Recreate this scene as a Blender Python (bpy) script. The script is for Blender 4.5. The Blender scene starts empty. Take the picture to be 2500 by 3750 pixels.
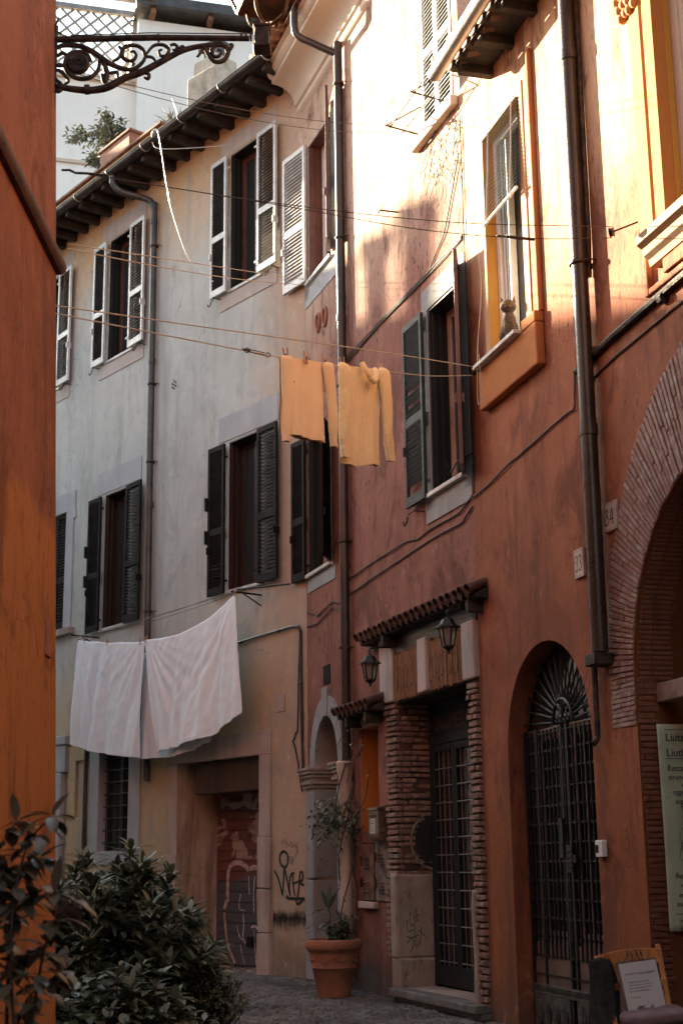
import bpy, bmesh, math, random
from math import sin, cos, radians, pi, hypot, atan2, sqrt
from mathutils import Vector, Matrix, noise
random.seed(7)
SC = bpy.context.scene
COL = SC.collection
# ---------------- camera ----------------
TH, RO, CAMH = radians(13.86), radians(.73), 1.4
FPX = 5208.0
_F = Vector((0, cos(TH), sin(TH))); _R0 = Vector((1, 0, 0)); _U0 = Vector((0, -sin(TH), cos(TH)))
_R = _R0*cos(RO) - _U0*sin(RO); _U = _R0*sin(RO) + _U0*cos(RO)
cd = bpy.data.cameras.new('camera'); cam = bpy.data.objects.new('camera', cd); COL.objects.link(cam)
cd.sensor_fit = 'VERTICAL'; cd.sensor_height = 36; cd.lens = 50; cd.clip_end = 600; cd.clip_start = .1
M = Matrix((_R, _U, -_F)).transposed().to_4x4(); M.translation = (0, 0, CAMH); cam.matrix_world = M
cd.dof.use_dof = True; cd.dof.focus_distance = 13.0; cd.dof.aperture_fstop = 4.0
SC.camera = cam
# ---------------- world, sun, exposure ----------------
SUN_AZ, SUN_EL = radians(-45), radians(19)
wd = bpy.data.worlds.new('World'); SC.world = wd; wd.use_nodes = True
nt = wd.node_tree; bgn = nt.nodes['Background']
sky = nt.nodes.new('ShaderNodeTexSky'); sky.sky_type = 'NISHITA'; sky.sun_disc = False
sky.sun_elevation = SUN_EL; sky.sun_rotation = SUN_AZ; sky.air_density = 1.0; sky.dust_density = 2.5; sky.ozone_density = 1.0
hs = nt.nodes.new('ShaderNodeHueSaturation'); hs.inputs['Saturation'].default_value = .6
tint = nt.nodes.new('ShaderNodeMix'); tint.data_type = 'RGBA'; tint.blend_type = 'MULTIPLY'; tint.inputs[0].default_value = 1
tint.inputs[7].default_value = (.915, 1.0, .975, 1)
nt.links.new(sky.outputs[0], hs.inputs['Color']); nt.links.new(hs.outputs[0], tint.inputs[6]); nt.links.new(tint.outputs[2], bgn.inputs[0])
bgn.inputs[1].default_value = .06
sd = bpy.data.lights.new('sun', 'SUN'); sd.energy = 5.0; sd.angle = radians(.5); sd.color = (1, .82, .56)
sun = bpy.data.objects.new('sun', sd); COL.objects.link(sun)
_sv = Vector((sin(SUN_AZ)*cos(SUN_EL), cos(SUN_AZ)*cos(SUN_EL), sin(SUN_EL)))
sun.rotation_euler = _sv.to_track_quat('Z', 'Y').to_euler(); sun.location = _sv*60
SC.view_settings.view_transform = 'Standard'; SC.view_settings.look = 'None'; SC.view_settings.gamma = 1
SC.view_settings.exposure = 3.0
# ---------------- wall frames measured on the photograph ----------------
class Wall:
    """a vertical facade plane: origin at its left foot, u runs right along it, n points to the street"""
    def __init__(s, O, P1):
        dx, dy = P1[0]-O[0], P1[1]-O[1]; l = hypot(dx, dy)
        s.O = O; s.u = (dx/l, dy/l); s.n = (s.u[1], -s.u[0]); s.len = l; s.rz = atan2(dy, dx)
    def w(s, a, z, d=0): return Vector((s.O[0]+s.u[0]*a+s.n[0]*d, s.O[1]+s.u[1]*a+s.n[1]*d, z))
    def loc(s, P):
        dx, dy = P[0]-s.O[0], P[1]-s.O[1]
        return (dx*s.u[0]+dy*s.u[1], dx*s.n[0]+dy*s.n[1], P[2])
def azw(O, az): return Wall(O, (O[0]+sin(-radians(az)), O[1]-cos(radians(az))))
CA, CB = (-.475, 18.6), (1.30, 13.52)
WG = azw(CA, -38.4); WR = azw(CA, -19.3); WO = azw(CB, -15.6); WL = Wall((-1.64, 8.0), (-1.64, 7.0))
WL.n = (1, 0)
WV = Wall((-4.7, 30), (-4.7+.966, 30.26)); WC = Wall((-1.64, 8.1), (1.25, 13.4))
# ---------------- tagging ----------------
def tag(o, label=None, cat=None, group=None, kind=None):
    if label: o['label'] = label
    if cat: o['category'] = cat
    if group: o['group'] = group
    if kind: o['kind'] = kind
    return o
def thing(name, label, cat, W=None, at=(0, 0, 0), group=None, rz=None):
    """Empty at the base of a thing; at = (along, out, up) in the wall frame, or world xyz"""
    o = bpy.data.objects.new(name, None); COL.objects.link(o); o.empty_display_size = .1
    if W: o.location = W.w(at[0], at[2], at[1]); o.rotation_euler = (0, 0, W.rz if rz is None else rz)
    else: o.location = at; o.rotation_euler = (0, 0, rz or 0)
    return tag(o, label, cat, group)
# ---------------- mesh builder ----------------
class MB:
    def __init__(s): s.v = []; s.f = []; s.m = []; s.k = 0; s.X = None
    def pt(s, p):
        p = Vector(p)
        if s.X is not None: p = s.X @ p
        s.v.append(p); return len(s.v)-1
    def face(s, *ids): s.f.append(ids); s.m.append(s.k)
    def quad(s, a, b, c, d): s.face(*[s.pt(p) for p in (a, b, c, d)])
    def poly(s, pts): s.face(*[s.pt(p) for p in pts])
    def hexa(s, P):
        i = [s.pt(p) for p in P]
        for q in ((0, 3, 2, 1), (4, 5, 6, 7), (0, 1, 5, 4), (1, 2, 6, 5), (2, 3, 7, 6), (3, 0, 4, 7)): s.face(*[i[k] for k in q])
    def box(s, x0, x1, y0, y1, z0, z1, j=0):
        r = (lambda: random.uniform(-j, j)) if j else (lambda: 0)
        P = [(x0, y0, z0), (x1, y0, z0), (x1, y1, z0), (x0, y1, z0), (x0, y0, z1), (x1, y0, z1), (x1, y1, z1), (x0, y1, z1)]
        s.hexa([(a+r(), b+r(), c+r()) for a, b, c in P])
    def prism(s, pts, ax, a, b):
        """extrude 2D outline (2 other axes in order) along axis ax from a to b"""
        def mk(p, t):
            return {'y': (p[0], t, p[1]), 'x': (t, p[0], p[1]), 'z': (p[0], p[1], t)}[ax]
        n = len(pts); A = [s.pt(mk(p, a)) for p in pts]; B = [s.pt(mk(p, b)) for p in pts]
        s.face(*A); s.face(*B[::-1])
        for i in range(n): s.face(A[i], B[i], B[(i+1) % n], A[(i+1) % n])
    def tube(s, path, r, n=8, cap=True, flat=1.0):
        path = [Vector(p) for p in path]; R = r if isinstance(r, (list, tuple)) else [r]*len(path)
        rings = []; up = None
        for i, p in enumerate(path):
            t = (path[min(i+1, len(path)-1)] - path[max(i-1, 0)])
            if t.length < 1e-9: t = Vector((0, 0, 1))
            t.normalize()
            if up is None: up = t.cross(Vector((0, 0, 1)) if abs(t.z) < .9 else Vector((1, 0, 0))).normalized()
            a = (up - t*up.dot(t)).normalized(); up = a; b = t.cross(a)
            rings.append([s.pt(p + a*cos(2*pi*k/n)*R[i] + b*sin(2*pi*k/n)*R[i]*flat) for k in range(n)])
        for A, B in zip(rings, rings[1:]):
            for k in range(n): s.face(A[k], A[(k+1) % n], B[(k+1) % n], B[k])
        if cap: s.face(*rings[0][::-1]); s.face(*rings[-1])
    def lathe(s, prof, c=(0, 0, 0), n=24, half=None):
        rings = []
        for r, z in prof: rings.append([s.pt((c[0]+r*cos(2*pi*k/n), c[1]+r*sin(2*pi*k/n), c[2]+z)) for k in range(n)])
        for A, B in zip(rings, rings[1:]):
            for k in range(n): s.face(A[k], A[(k+1) % n], B[(k+1) % n], B[k])
        if prof[0][0] > 1e-4: s.face(*rings[0][::-1])
        if prof[-1][0] > 1e-4: s.face(*rings[-1])
    def grid(s, fn, nu, nv):
        I = [[s.pt(fn(i/nu, j/nv)) for i in range(nu+1)] for j in range(nv+1)]
        for j in range(nv):
            for i in range(nu): s.face(I[j][i], I[j][i+1], I[j+1][i+1], I[j+1][i])
    def ribbon(s, pts, w, y, closed=False):
        """flat painted stroke in the xz plane at y"""
        n = len(pts)
        L, Rr = [], []
        for i, p in enumerate(pts):
            a = pts[max(i-1, 0)]; b = pts[min(i+1, n-1)]
            dx, dz = b[0]-a[0], b[1]-a[1]; l = hypot(dx, dz) or 1
            ww = w[i] if isinstance(w, list) else w
            L.append(s.pt((p[0]-dz/l*ww/2, y, p[1]+dx/l*ww/2))); Rr.append(s.pt((p[0]+dz/l*ww/2, y, p[1]-dx/l*ww/2)))
        for i in range(n-1): s.face(L[i], Rr[i], Rr[i+1], L[i+1])
    def build(s, name, mat, parent=None, loc=None, rot=None, bev=0, smooth=False, sub=0, solid=0):
        me = bpy.data.meshes.new(name); me.from_pydata([tuple(v) for v in s.v], [], [f for f in s.f])
        mats = mat if isinstance(mat, (list, tuple)) else [mat]
        for m_ in mats: me.materials.append(m_)
        if len(mats) > 1: me.polygons.foreach_set('material_index', s.m)
        me.validate()
        bm = bmesh.new(); bm.from_mesh(me); bmesh.ops.recalc_face_normals(bm, faces=bm.faces)
        if smooth is True:
            for f in bm.faces: f.smooth = True
        elif smooth:
            for f in bm.faces: f.smooth = True
            for e in bm.edges:
                if len(e.link_faces) == 2 and e.calc_face_angle(0) > radians(smooth): e.smooth = False
        bm.to_mesh(me); bm.free()
        o = bpy.data.objects.new(name, me); COL.objects.link(o)
        if parent: o.parent = parent
        if loc is not None: o.location = loc
        if rot is not None: o.rotation_euler = rot
        if solid: m2 = o.modifiers.new('solid', 'SOLIDIFY'); m2.thickness = solid
        if bev: m2 = o.modifiers.new('bevel', 'BEVEL'); m2.width = bev; m2.segments = 2; m2.limit_method = 'ANGLE'; m2.angle_limit = radians(40)
        if sub: m2 = o.modifiers.new('sub', 'SUBSURF'); m2.levels = m2.render_levels = sub
        return o
def smooth_path(pts, n=6):
    """Catmull-Rom through the points"""
    P = [Vector(p) for p in pts]; P = [P[0]*2-P[1]]+P+[P[-1]*2-P[-2]]; out = []
    for i in range(1, len(P)-2):
        for k in range(n):
            t = k/n; a, b, c, d = P[i-1], P[i], P[i+1], P[i+2]
            out.append(.5*((2*b)+(c-a)*t+(2*a-5*b+4*c-d)*t*t+(3*b-a-3*c+d)*t**3))
    out.append(P[-2]); return out
def sp2(pts, n=6): return [(p.x, p.z) for p in smooth_path([(a, 0, b) for a, b in pts], n)]
def facade(mb, s0, s1, z0, z1, holes):
    """front face at y=0 with rectangular or arched holes and their reveals"""
    xs = sorted({s0, s1, *[h['s0'] for h in holes], *[h['s1'] for h in holes]})
    zs = sorted({z0, z1, *[h['z0'] for h in holes], *[h['z1']+h.get('rise', 0) for h in holes]})
    xs = [x for x in xs if s0 <= x <= s1]; zs = [z for z in zs if z0 <= z <= z1]
    for a, b in zip(xs, xs[1:]):
        for c, d in zip(zs, zs[1:]):
            mx, mz = (a+b)/2, (c+d)/2
            if any(h['s0'] < mx < h['s1'] and h['z0'] < mz < h['z1']+h.get('rise', 0) for h in holes): continue
            mb.quad((a, 0, c), (b, 0, c), (b, 0, d), (a, 0, d))
    for h in holes:
        a, b, c, d, D = h['s0'], h['s1'], h['z0'], h['z1'], h.get('D', .25); k0 = mb.k; mb.k = h.get('k', k0)
        mb.quad((a, 0, c), (a, D, c), (a, D, d), (a, 0, d)); mb.quad((b, 0, c), (b, 0, d), (b, D, d), (b, D, c))
        mb.quad((a, 0, c), (b, 0, c), (b, D, c), (a, D, c))
        r = h.get('rise', 0)
        if not r: mb.quad((a, 0, d), (a, D, d), (b, D, d), (b, 0, d))
        else:
            n = 20; cx = (a+b)/2; hw = (b-a)/2
            arc = [(cx-hw*cos(pi*i/n), d+r*sin(pi*i/n)) for i in range(n+1)]
            for p, q_ in zip(arc, arc[1:]):
                mb.quad((p[0], 0, p[1]), (p[0], D, p[1]), (q_[0], D, q_[1]), (q_[0], 0, q_[1]))
                mb.k = k0; mb.quad((p[0], 0, p[1]), (q_[0], 0, q_[1]), (q_[0], 0, d+r), (p[0], 0, d+r)); mb.k = h.get('k', k0)
        mb.k = k0
def shell(mb, s0, s1, z0, z1, depth):
    """sides, back and top closing a house behind its facade"""
    mb.quad((s0, 0, z0), (s0, 0, z1), (s0, depth, z1), (s0, depth, z0)); mb.quad((s1, 0, z0), (s1, depth, z0), (s1, depth, z1), (s1, 0, z1))
    mb.quad((s0, depth, z0), (s0, depth, z1), (s1, depth, z1), (s1, depth, z0)); mb.quad((s0, 0, z1), (s1, 0, z1), (s1, depth, z1), (s0, depth, z1))
# ---------------- materials ----------------
def N(nt, t, **k):
    n = nt.nodes.new('ShaderNode'+t)
    for a, b in k.items(): setattr(n, a, b)
    return n
def newmat(name):
    m = bpy.data.materials.new(name); m.use_nodes = True
    return m, m.node_tree, m.node_tree.nodes['Principled BSDF']
def mixc(nt, f, a, b):
    n = N(nt, 'Mix', data_type='RGBA')
    for s_, v in ((0, f), (6, a), (7, b)):
        if hasattr(v, 'links'): nt.links.new(v, n.inputs[s_])
        elif s_ == 0: n.inputs[0].default_value = v
        else: n.inputs[s_].default_value = (*v, 1)
    return n.outputs[2]
def nz(nt, vec, scale, detail=5, rough=.6, dist=0):
    n = N(nt, 'TexNoise'); n.inputs['Scale'].default_value = scale; n.inputs['Detail'].default_value = detail
    n.inputs['Roughness'].default_value = rough; n.inputs['Distortion'].default_value = dist
    if vec is not None: nt.links.new(vec, n.inputs['Vector'])
    return n.outputs[0]
def mr(nt, v, a, b, c=0, d=1, smooth=True):
    n = N(nt, 'MapRange'); n.interpolation_type = 'SMOOTHSTEP' if smooth else 'LINEAR'
    nt.links.new(v, n.inputs[0])
    for i, x in zip((1, 2, 3, 4), (a, b, c, d)): n.inputs[i].default_value = x
    return n.outputs[0]
def mth(nt, op, a, b):
    n = N(nt, 'Math', operation=op)
    for i, v in enumerate((a, b)):
        if hasattr(v, 'links'): nt.links.new(v, n.inputs[i])
        else: n.inputs[i].default_value = v
    return n.outputs[0]
def objvec(nt, scale=(1, 1, 1), rot=(0, 0, 0)):
    t = N(nt, 'TexCoord'); mp = N(nt, 'Mapping'); mp.inputs['Scale'].default_value = scale; mp.inputs['Rotation'].default_value = rot
    nt.links.new(t.outputs['Object'], mp.inputs[0]); return mp.outputs[0]
def bump(nt, b, h, st, dist=.02):
    n = N(nt, 'Bump'); n.inputs['Strength'].default_value = st; n.inputs['Distance'].default_value = dist
    nt.links.new(h, n.inputs['Height'])
    nt.links.new(n.outputs[0], b.inputs['Normal']); return n
def mk(name, col, rough=.6, var=.18, scale=6, bst=.15, bsc=60, metallic=0, col2=None, stretch=(1, 1, 1), spec=None, dirt=0):
    m, nt, b = newmat(name); v = objvec(nt, stretch)
    n1 = nz(nt, v, scale); f = mr(nt, n1, .3, .7)
    c2 = col2 or tuple(c*(1-var*2) for c in col)
    c = mixc(nt, f, c2, tuple(min(1, x*(1+var*.5)) for x in col))
    if dirt:
        n3 = nz(nt, v, scale*3.7, 8, .7); c = mixc(nt, mth(nt, 'MULTIPLY', mr(nt, n3, .55, .7), dirt), c, tuple(x*.35 for x in col))
    nt.links.new(c, b.inputs['Base Color']); b.inputs['Metallic'].default_value = metallic
    n2 = nz(nt, v, bsc, 4); nt.links.new(mr(nt, n2, .3, .7, max(0, rough-.12), min(1, rough+.12)), b.inputs['Roughness'])
    if spec is not None: b.inputs['Specular IOR Level'].default_value = spec
    if bst: bump(nt, b, n2, bst, .01)
    return m
def plaster(name, c1, c2, streak=None, samt=.5, pits=.0, zones=(), bst=.5, grain=28, big=.55, pitcol=None, blot=0):
    """limewashed render: cloudy mottling, vertical weather streaks, grain, small pits, zones of repaint"""
    m, nt, b = newmat(name); v = objvec(nt)
    c = mixc(nt, mr(nt, nz(nt, v, big, 7, .62, .4), .34, .66), c1, c2)
    sep = N(nt, 'SeparateXYZ'); nt.links.new(v, sep.inputs[0])
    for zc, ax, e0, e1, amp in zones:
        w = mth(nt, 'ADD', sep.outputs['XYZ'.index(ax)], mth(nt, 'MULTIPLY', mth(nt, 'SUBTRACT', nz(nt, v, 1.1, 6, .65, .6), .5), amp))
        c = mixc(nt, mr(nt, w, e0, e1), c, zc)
    n_mid = nz(nt, v, 3.2, 8, .7)
    c = mixc(nt, mth(nt, 'MULTIPLY', mr(nt, n_mid, .5, .75), .35), c, tuple(min(1, x*1.25+.01) for x in c1))
    if blot:
        n4 = nz(nt, objvec(nt, (1, 1, .7)), 1.9, 9, .72, .8); c = mixc(nt, mth(nt, 'MULTIPLY', mr(nt, n4, .50, .64), blot), c, tuple(x*.62 for x in c2))
        n5 = nz(nt, objvec(nt, (1.3, 1, .8)), 4.3, 9, .75, .5); c = mixc(nt, mth(nt, 'MULTIPLY', mr(nt, n5, .56, .66), blot*.6), c, tuple(min(1, x*1.35+.03) for x in c1))
        wn = nz(nt, v, 2.3, 4); vo = N(nt, 'TexVoronoi'); vo.feature = 'DISTANCE_TO_EDGE'; vo.inputs['Scale'].default_value = .55
        vm = N(nt, 'VectorMath', operation='ADD'); nn = N(nt, 'TexNoise'); nn.inputs['Scale'].default_value = 1.6; nn.inputs['Detail'].default_value = 6; nt.links.new(v, nn.inputs['Vector']); nt.links.new(v, vm.inputs[0]); nt.links.new(nn.outputs['Color'], vm.inputs[1]); nt.links.new(vm.outputs[0], vo.inputs['Vector'])
        cr = mth(nt, 'MULTIPLY', mr(nt, vo.outputs['Distance'], .0, .006, 1, 0), mr(nt, wn, .5, .6)); c = mixc(nt, mth(nt, 'MULTIPLY', cr, .55), c, tuple(x*.3 for x in c2))
    if streak:
        vs = objvec(nt, (2.6, 2.6, .33)); c = mixc(nt, mth(nt, 'MULTIPLY', mr(nt, nz(nt, vs, 1.3, 8, .68, .3), .48, .68), samt), c, streak)
    g = nz(nt, v, grain, 6, .7)
    hgt = mth(nt, 'ADD', mth(nt, 'MULTIPLY', g, .35), mth(nt, 'MULTIPLY', n_mid, .9))
    if pits:
        vp = objvec(nt, (1, 1, .42)); pn = mr(nt, nz(nt, vp, 22, 5, .75), .57, .66); 
        reg = mr(nt, nz(nt, v, .9, 4), .35, .62)
        pp = mth(nt, 'MULTIPLY', pn, reg)
        c = mixc(nt, mth(nt, 'MULTIPLY', pp, pits), c, pitcol or tuple(x*.35 for x in c2)); hgt = mth(nt, 'SUBTRACT', hgt, mth(nt, 'MULTIPLY', pp, .5))
    nt.links.new(c, b.inputs['Base Color']); b.inputs['Roughness'].default_value = .88; b.inputs['Specular IOR Level'].default_value = .25
    bump(nt, b, hgt, bst, .02)
    return m
def glass_dark(name, col=(.030, .032, .032), rough=.06):
    m, nt, b = newmat(name); b.inputs['Base Color'].default_value = (*col, 1); b.inputs['Roughness'].default_value = rough
    v = objvec(nt); bump(nt, b, nz(nt, v, 2.0, 2), .04, .05); b.inputs['Specular IOR Level'].default_value = .6
    return m
MT = {}
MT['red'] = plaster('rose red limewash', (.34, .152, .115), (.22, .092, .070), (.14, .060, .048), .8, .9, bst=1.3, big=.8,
    zones=[((.52, .36, .28), 'Z', 7.2, 9.2, 2.0), ((.13, .085, .065), 'Z', .75, .0, 1.3)], blot=.8)  # pale upper zone paints sunlight into the wall colour; foot zone is damp
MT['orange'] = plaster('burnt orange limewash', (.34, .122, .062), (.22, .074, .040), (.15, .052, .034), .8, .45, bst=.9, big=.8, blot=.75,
    zones=[((.56, .37, .24), 'Z', 5.9, 7.6, 1.6), ((.26, .088, .034), 'Z', 3.0, 1.2, 1.5), ((.12, .07, .045), 'Z', .6, -.1, 1.2)])  # pale top zone has the sun's brightness painted into the render
MT['ochre_box'] = plaster('ochre window box render', (.46, .19, .065), (.38, .14, .05), (.3, .12, .05), .3, .1, bst=.3)
MT['yellow'] = plaster('yellow ochre reveal', (.52, .30, .08), (.45, .22, .05), None, 0, .1, bst=.2)
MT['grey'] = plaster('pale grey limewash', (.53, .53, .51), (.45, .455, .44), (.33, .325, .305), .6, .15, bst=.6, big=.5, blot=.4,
    zones=[((.56, .36, .20), 'Z', 10.2, 12.4, 1.8), ((.52, .38, .23), 'Z', 5.4, 3.2, 1.2), ((.50, .35, .25), 'X', -1.6, -.2, 1.0), ((.24, .17, .11), 'Z', .8, .05, 1.3)])  # peach zone at the top paints in the warm glow below the eave
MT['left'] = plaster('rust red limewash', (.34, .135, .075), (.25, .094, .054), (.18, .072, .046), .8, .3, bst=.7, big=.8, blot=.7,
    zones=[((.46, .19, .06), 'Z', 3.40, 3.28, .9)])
MT['white'] = plaster('white house render', (.88, .86, .82), (.83, .80, .76), (.7, .66, .6), .3, .0, bst=.15)
MT['pale'] = plaster('pale grey surround render', (.46, .46, .47), (.38, .39, .41), (.3, .3, .31), .4, .2, bst=.4, big=1.2)
MT['palewarm'] = plaster('chalky pink surround', (.50, .44, .41), (.42, .36, .33), (.34, .27, .25), .4, .2, bst=.4, big=1.2)
MT['bluegrey'] = plaster('worn blue grey surround', (.33, .35, .36), (.27, .27, .27), (.25, .2, .18), .6, .55, bst=.6, big=1.5)
MT['stone'] = plaster('worn travertine', (.37, .31, .27), (.27, .22, .19), (.18, .15, .13), .6, .7, bst=.9, grain=18, big=1.8)
MT['garage_stone'] = plaster('pinkish door frame stone', (.50, .40, .35), (.42, .33, .29), (.24, .17, .14), .6, .3, bst=.5, big=1.3)
MT['grime'] = plaster('grimy reveal render', (.58, .43, .34), (.44, .30, .22), (.15, .095, .065), .85, .4, bst=.6, big=1.6)
MT['recess'] = plaster('orange niche render', (.45, .17, .04), (.38, .13, .03), (.3, .11, .04), .4, .1, bst=.3)
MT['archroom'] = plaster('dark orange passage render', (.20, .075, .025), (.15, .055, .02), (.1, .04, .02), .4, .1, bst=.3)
MT['cornice'] = plaster('cream cornice stucco', (.62, .52, .43), (.58, .48, .39), None, 0, 0, bst=.08)
MT['slat_light'] = mk('weathered pale grey paint', (.58, .585, .59), .4, .12, 9, .1)
MT['slat_dark'] = mk('dark brown grey paint', (.022, .019, .019), .65, .2, 7, .1, spec=.08)
MT['slat_green'] = mk('flaking grey green paint', (.034, .040, .042), .65, .25, 9, .25, dirt=.4)
MT['brown_wood'] = mk('dark brown varnished wood', (.040, .016, .011), .35, .25, 5, .12, stretch=(6, 6, .5))
MT['redwood'] = mk('reddish window frame paint', (.13, .05, .036), .4, .2, 6, .1)
MT['tan_frame'] = mk('tan window frame paint', (.42, .30, .24), .4, .15, 6, .05)
MT['white_paint'] = mk('white gloss paint', (.72, .72, .72), .3, .06, 6, .03)
MT['marble'] = mk('white marble sill', (.62, .60, .57), .5, .15, 5, .2, dirt=.3)
MT['glass'] = glass_dark('dark window glass'); MT['curtain'] = mk('grey net curtain', (.13, .13, .125), .8, .2, 12, .1, stretch=(6, 6, .4))
MT['iron'] = mk('wrought iron', (.022, .021, .021), .5, .3, 20, .3, metallic=.4)
MT['rust'] = mk('rusty dark iron', (.060, .036, .026), .6, .45, 14, .5, metallic=.3, dirt=.5)
MT['pipe'] = mk('brown painted downpipe', (.040, .024, .019), .36, .3, 3, .04, dirt=.12)
MT['pipe_grey'] = mk('grey brown painted downpipe', (.065, .056, .052), .36, .3, 4, .04)
MT['gutter_m'] = mk('dull brown sheet metal', (.075, .055, .048), .35, .3, 3, .08, metallic=.5)
MT['zinc'] = mk('pale zinc', (.5, .48, .45), .35, .1, 5, .05, metallic=.6)
MT['darkwood'] = mk('smoke black rafters', (.035, .028, .022), .8, .4, 6, .4)
MT['tile'] = mk('weathered roof tile', (.30, .145, .085), .85, .3, 5, .4, dirt=.5)
MT['darktile'] = mk('sooty clay tile', (.10, .045, .034), .75, .3, 7, .4, dirt=.5)
MT['cable'] = mk('brown cable', (.05, .028, .022), .6, .2, 8, .05)
MT['rope'] = mk('cream cord', (.55, .47, .36), .7, .1, 9, .1)
MT['wire'] = mk('dark wire', (.06, .05, .045), .5, .1, 9, 0)
MT['terra'] = mk('terracotta', (.34, .135, .075), .75, .25, 7, .3, col2=(.24, .10, .065), dirt=.35)
MT['black'] = mk('black paint', (.012, .012, .012), .6, .1, 5, 0)
# ================= GROUND =================
mb = MB(); mb.quad((-90, -30, -.03), (90, -30, -.03), (90, 110, -.03), (-90, 110, -.03))
m, nt_, b = newmat('joint grit'); v = objvec(nt_); nt_.links.new(mixc(nt_, nz(nt_, v, 30, 5), (.02, .019, .018), (.05, .047, .043)), b.inputs['Base Color']); b.inputs['Roughness'].default_value = .95
tag(mb.build('ground', m), kind='structure')
m, nt_, b = newmat('basalt cobble'); v = objvec(nt_)
c = mixc(nt_, mr(nt_, nz(nt_, v, 7, 3), .35, .65), (.09, .088, .086), (.17, .165, .16))
c = mixc(nt_, mr(nt_, nz(nt_, v, .9, 5), .4, .7), c, (.05, .049, .047))
nt_.links.new(c, b.inputs['Base Color']); nt_.links.new(mr(nt_, nz(nt_, v, 11, 4), .3, .7, .38, .75), b.inputs['Roughness']); bump(nt_, b, nz(nt_, v, 55, 6), .6, .01)
mb = MB(); rnd = random.Random(3); st = .115
for j in range(int(14.2/st)):
    for i in range(int(9.5/st)):
        x = -6.2+i*st+(j % 2)*st/2+rnd.uniform(-.008, .008); y = 6.8+j*st+.02*sin(x*2.1)+rnd.uniform(-.008, .008)
        h = rnd.uniform(-.007, .009)+.012*noise.noise((x*.9, y*.9, 0)); a = st/2-.004+rnd.uniform(-.004, .002); t_ = a-.016
        tx, ty = rnd.uniform(-.006, .006), rnd.uniform(-.006, .006)
        o_ = [mb.pt((x+sx*a*rnd.uniform(.92, 1.02), y+sy*a*rnd.uniform(.92, 1.02), -.028)) for sx, sy in ((-1, -1), (1, -1), (1, 1), (-1, 1))]
        m_ = [mb.pt((x+sx*a*.97, y+sy*a*.97, h-.012)) for sx, sy in ((-1, -1), (1, -1), (1, 1), (-1, 1))]
        i_ = [mb.pt((x+sx*t_, y+sy*t_, h+sx*tx+sy*ty)) for sx, sy in ((-1, -1), (1, -1), (1, 1), (-1, 1))]
        for A_, B_ in ((o_, m_), (m_, i_)):
            for k in range(4): mb.face(A_[k], A_[(k+1) % 4], B_[(k+1) % 4], B_[k])
        mb.face(*i_)
tag(mb.build('street', m, smooth=35), kind='structure')

# ================= SHARED PARTS =================
def shutter(par, hs, z0, w, h, phi, out=.06, mats=None, mid=.42, name='shutter', slant=1, missing=(), gap=.052, stile=.052, hooks=True):
    """louvred leaf hinged at (hs, -out, z0), turned phi degrees about its hinge"""
    mats = mats or [MT['slat_dark'], MT['slat_dark']]
    b_ = MB(); t = .02; st_ = stile
    b_.box(0, st_, -t, t, 0, h); b_.box(w-st_, w, -t, t, 0, h)
    b_.box(st_, w-st_, -t, t, h-.075, h); b_.box(st_, w-st_, -t, t, 0, .11)
    zm = h*mid
    if mid: b_.box(st_, w-st_, -t+.001, t-.001, zm-.05, zm+.05)
    b_.k = 1
    sec = ((.11, zm-.05), (zm+.05, h-.075)) if mid else ((.11, h-.075),)
    k = 0
    for a, c in sec:
        n = int((c-a)/gap)
        for i in range(n):
            k += 1
            if k in missing: continue
            z = a+(i+.5)*(c-a)/n; dz = .021+random.uniform(-.002, .002)
            s_ = slant
            P = [(st_-.002, -.017*s_, z-dz), (w-st_+.002, -.017*s_, z-dz), (w-st_+.002, -.012*s_, z-dz-.004), (st_-.002, -.012*s_, z-dz-.004),
                 (st_-.002, .012*s_, z+dz+.004), (w-st_+.002, .012*s_, z+dz+.004), (w-st_+.002, .017*s_, z+dz), (st_-.002, .017*s_, z+dz)]
            b_.hexa(P)
    b_.k = 0
    for zz in (.18, h-.2):     # strap hinges
        b_.box(-.05, .05, -.027, -.0205, zz-.018, zz+.018)
    if hooks:
        b_.box(w-.045, w-.015, t+.001, t+.03, h*.28, h*.28+.10); b_.box(w-.045, w-.015, -t-.03, -t-.001, h*.28, h*.28+.10)
    return b_.build(name, mats, par, loc=(hs, -out, z0), rot=(0, 0, radians(phi)), bev=.003)
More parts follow.
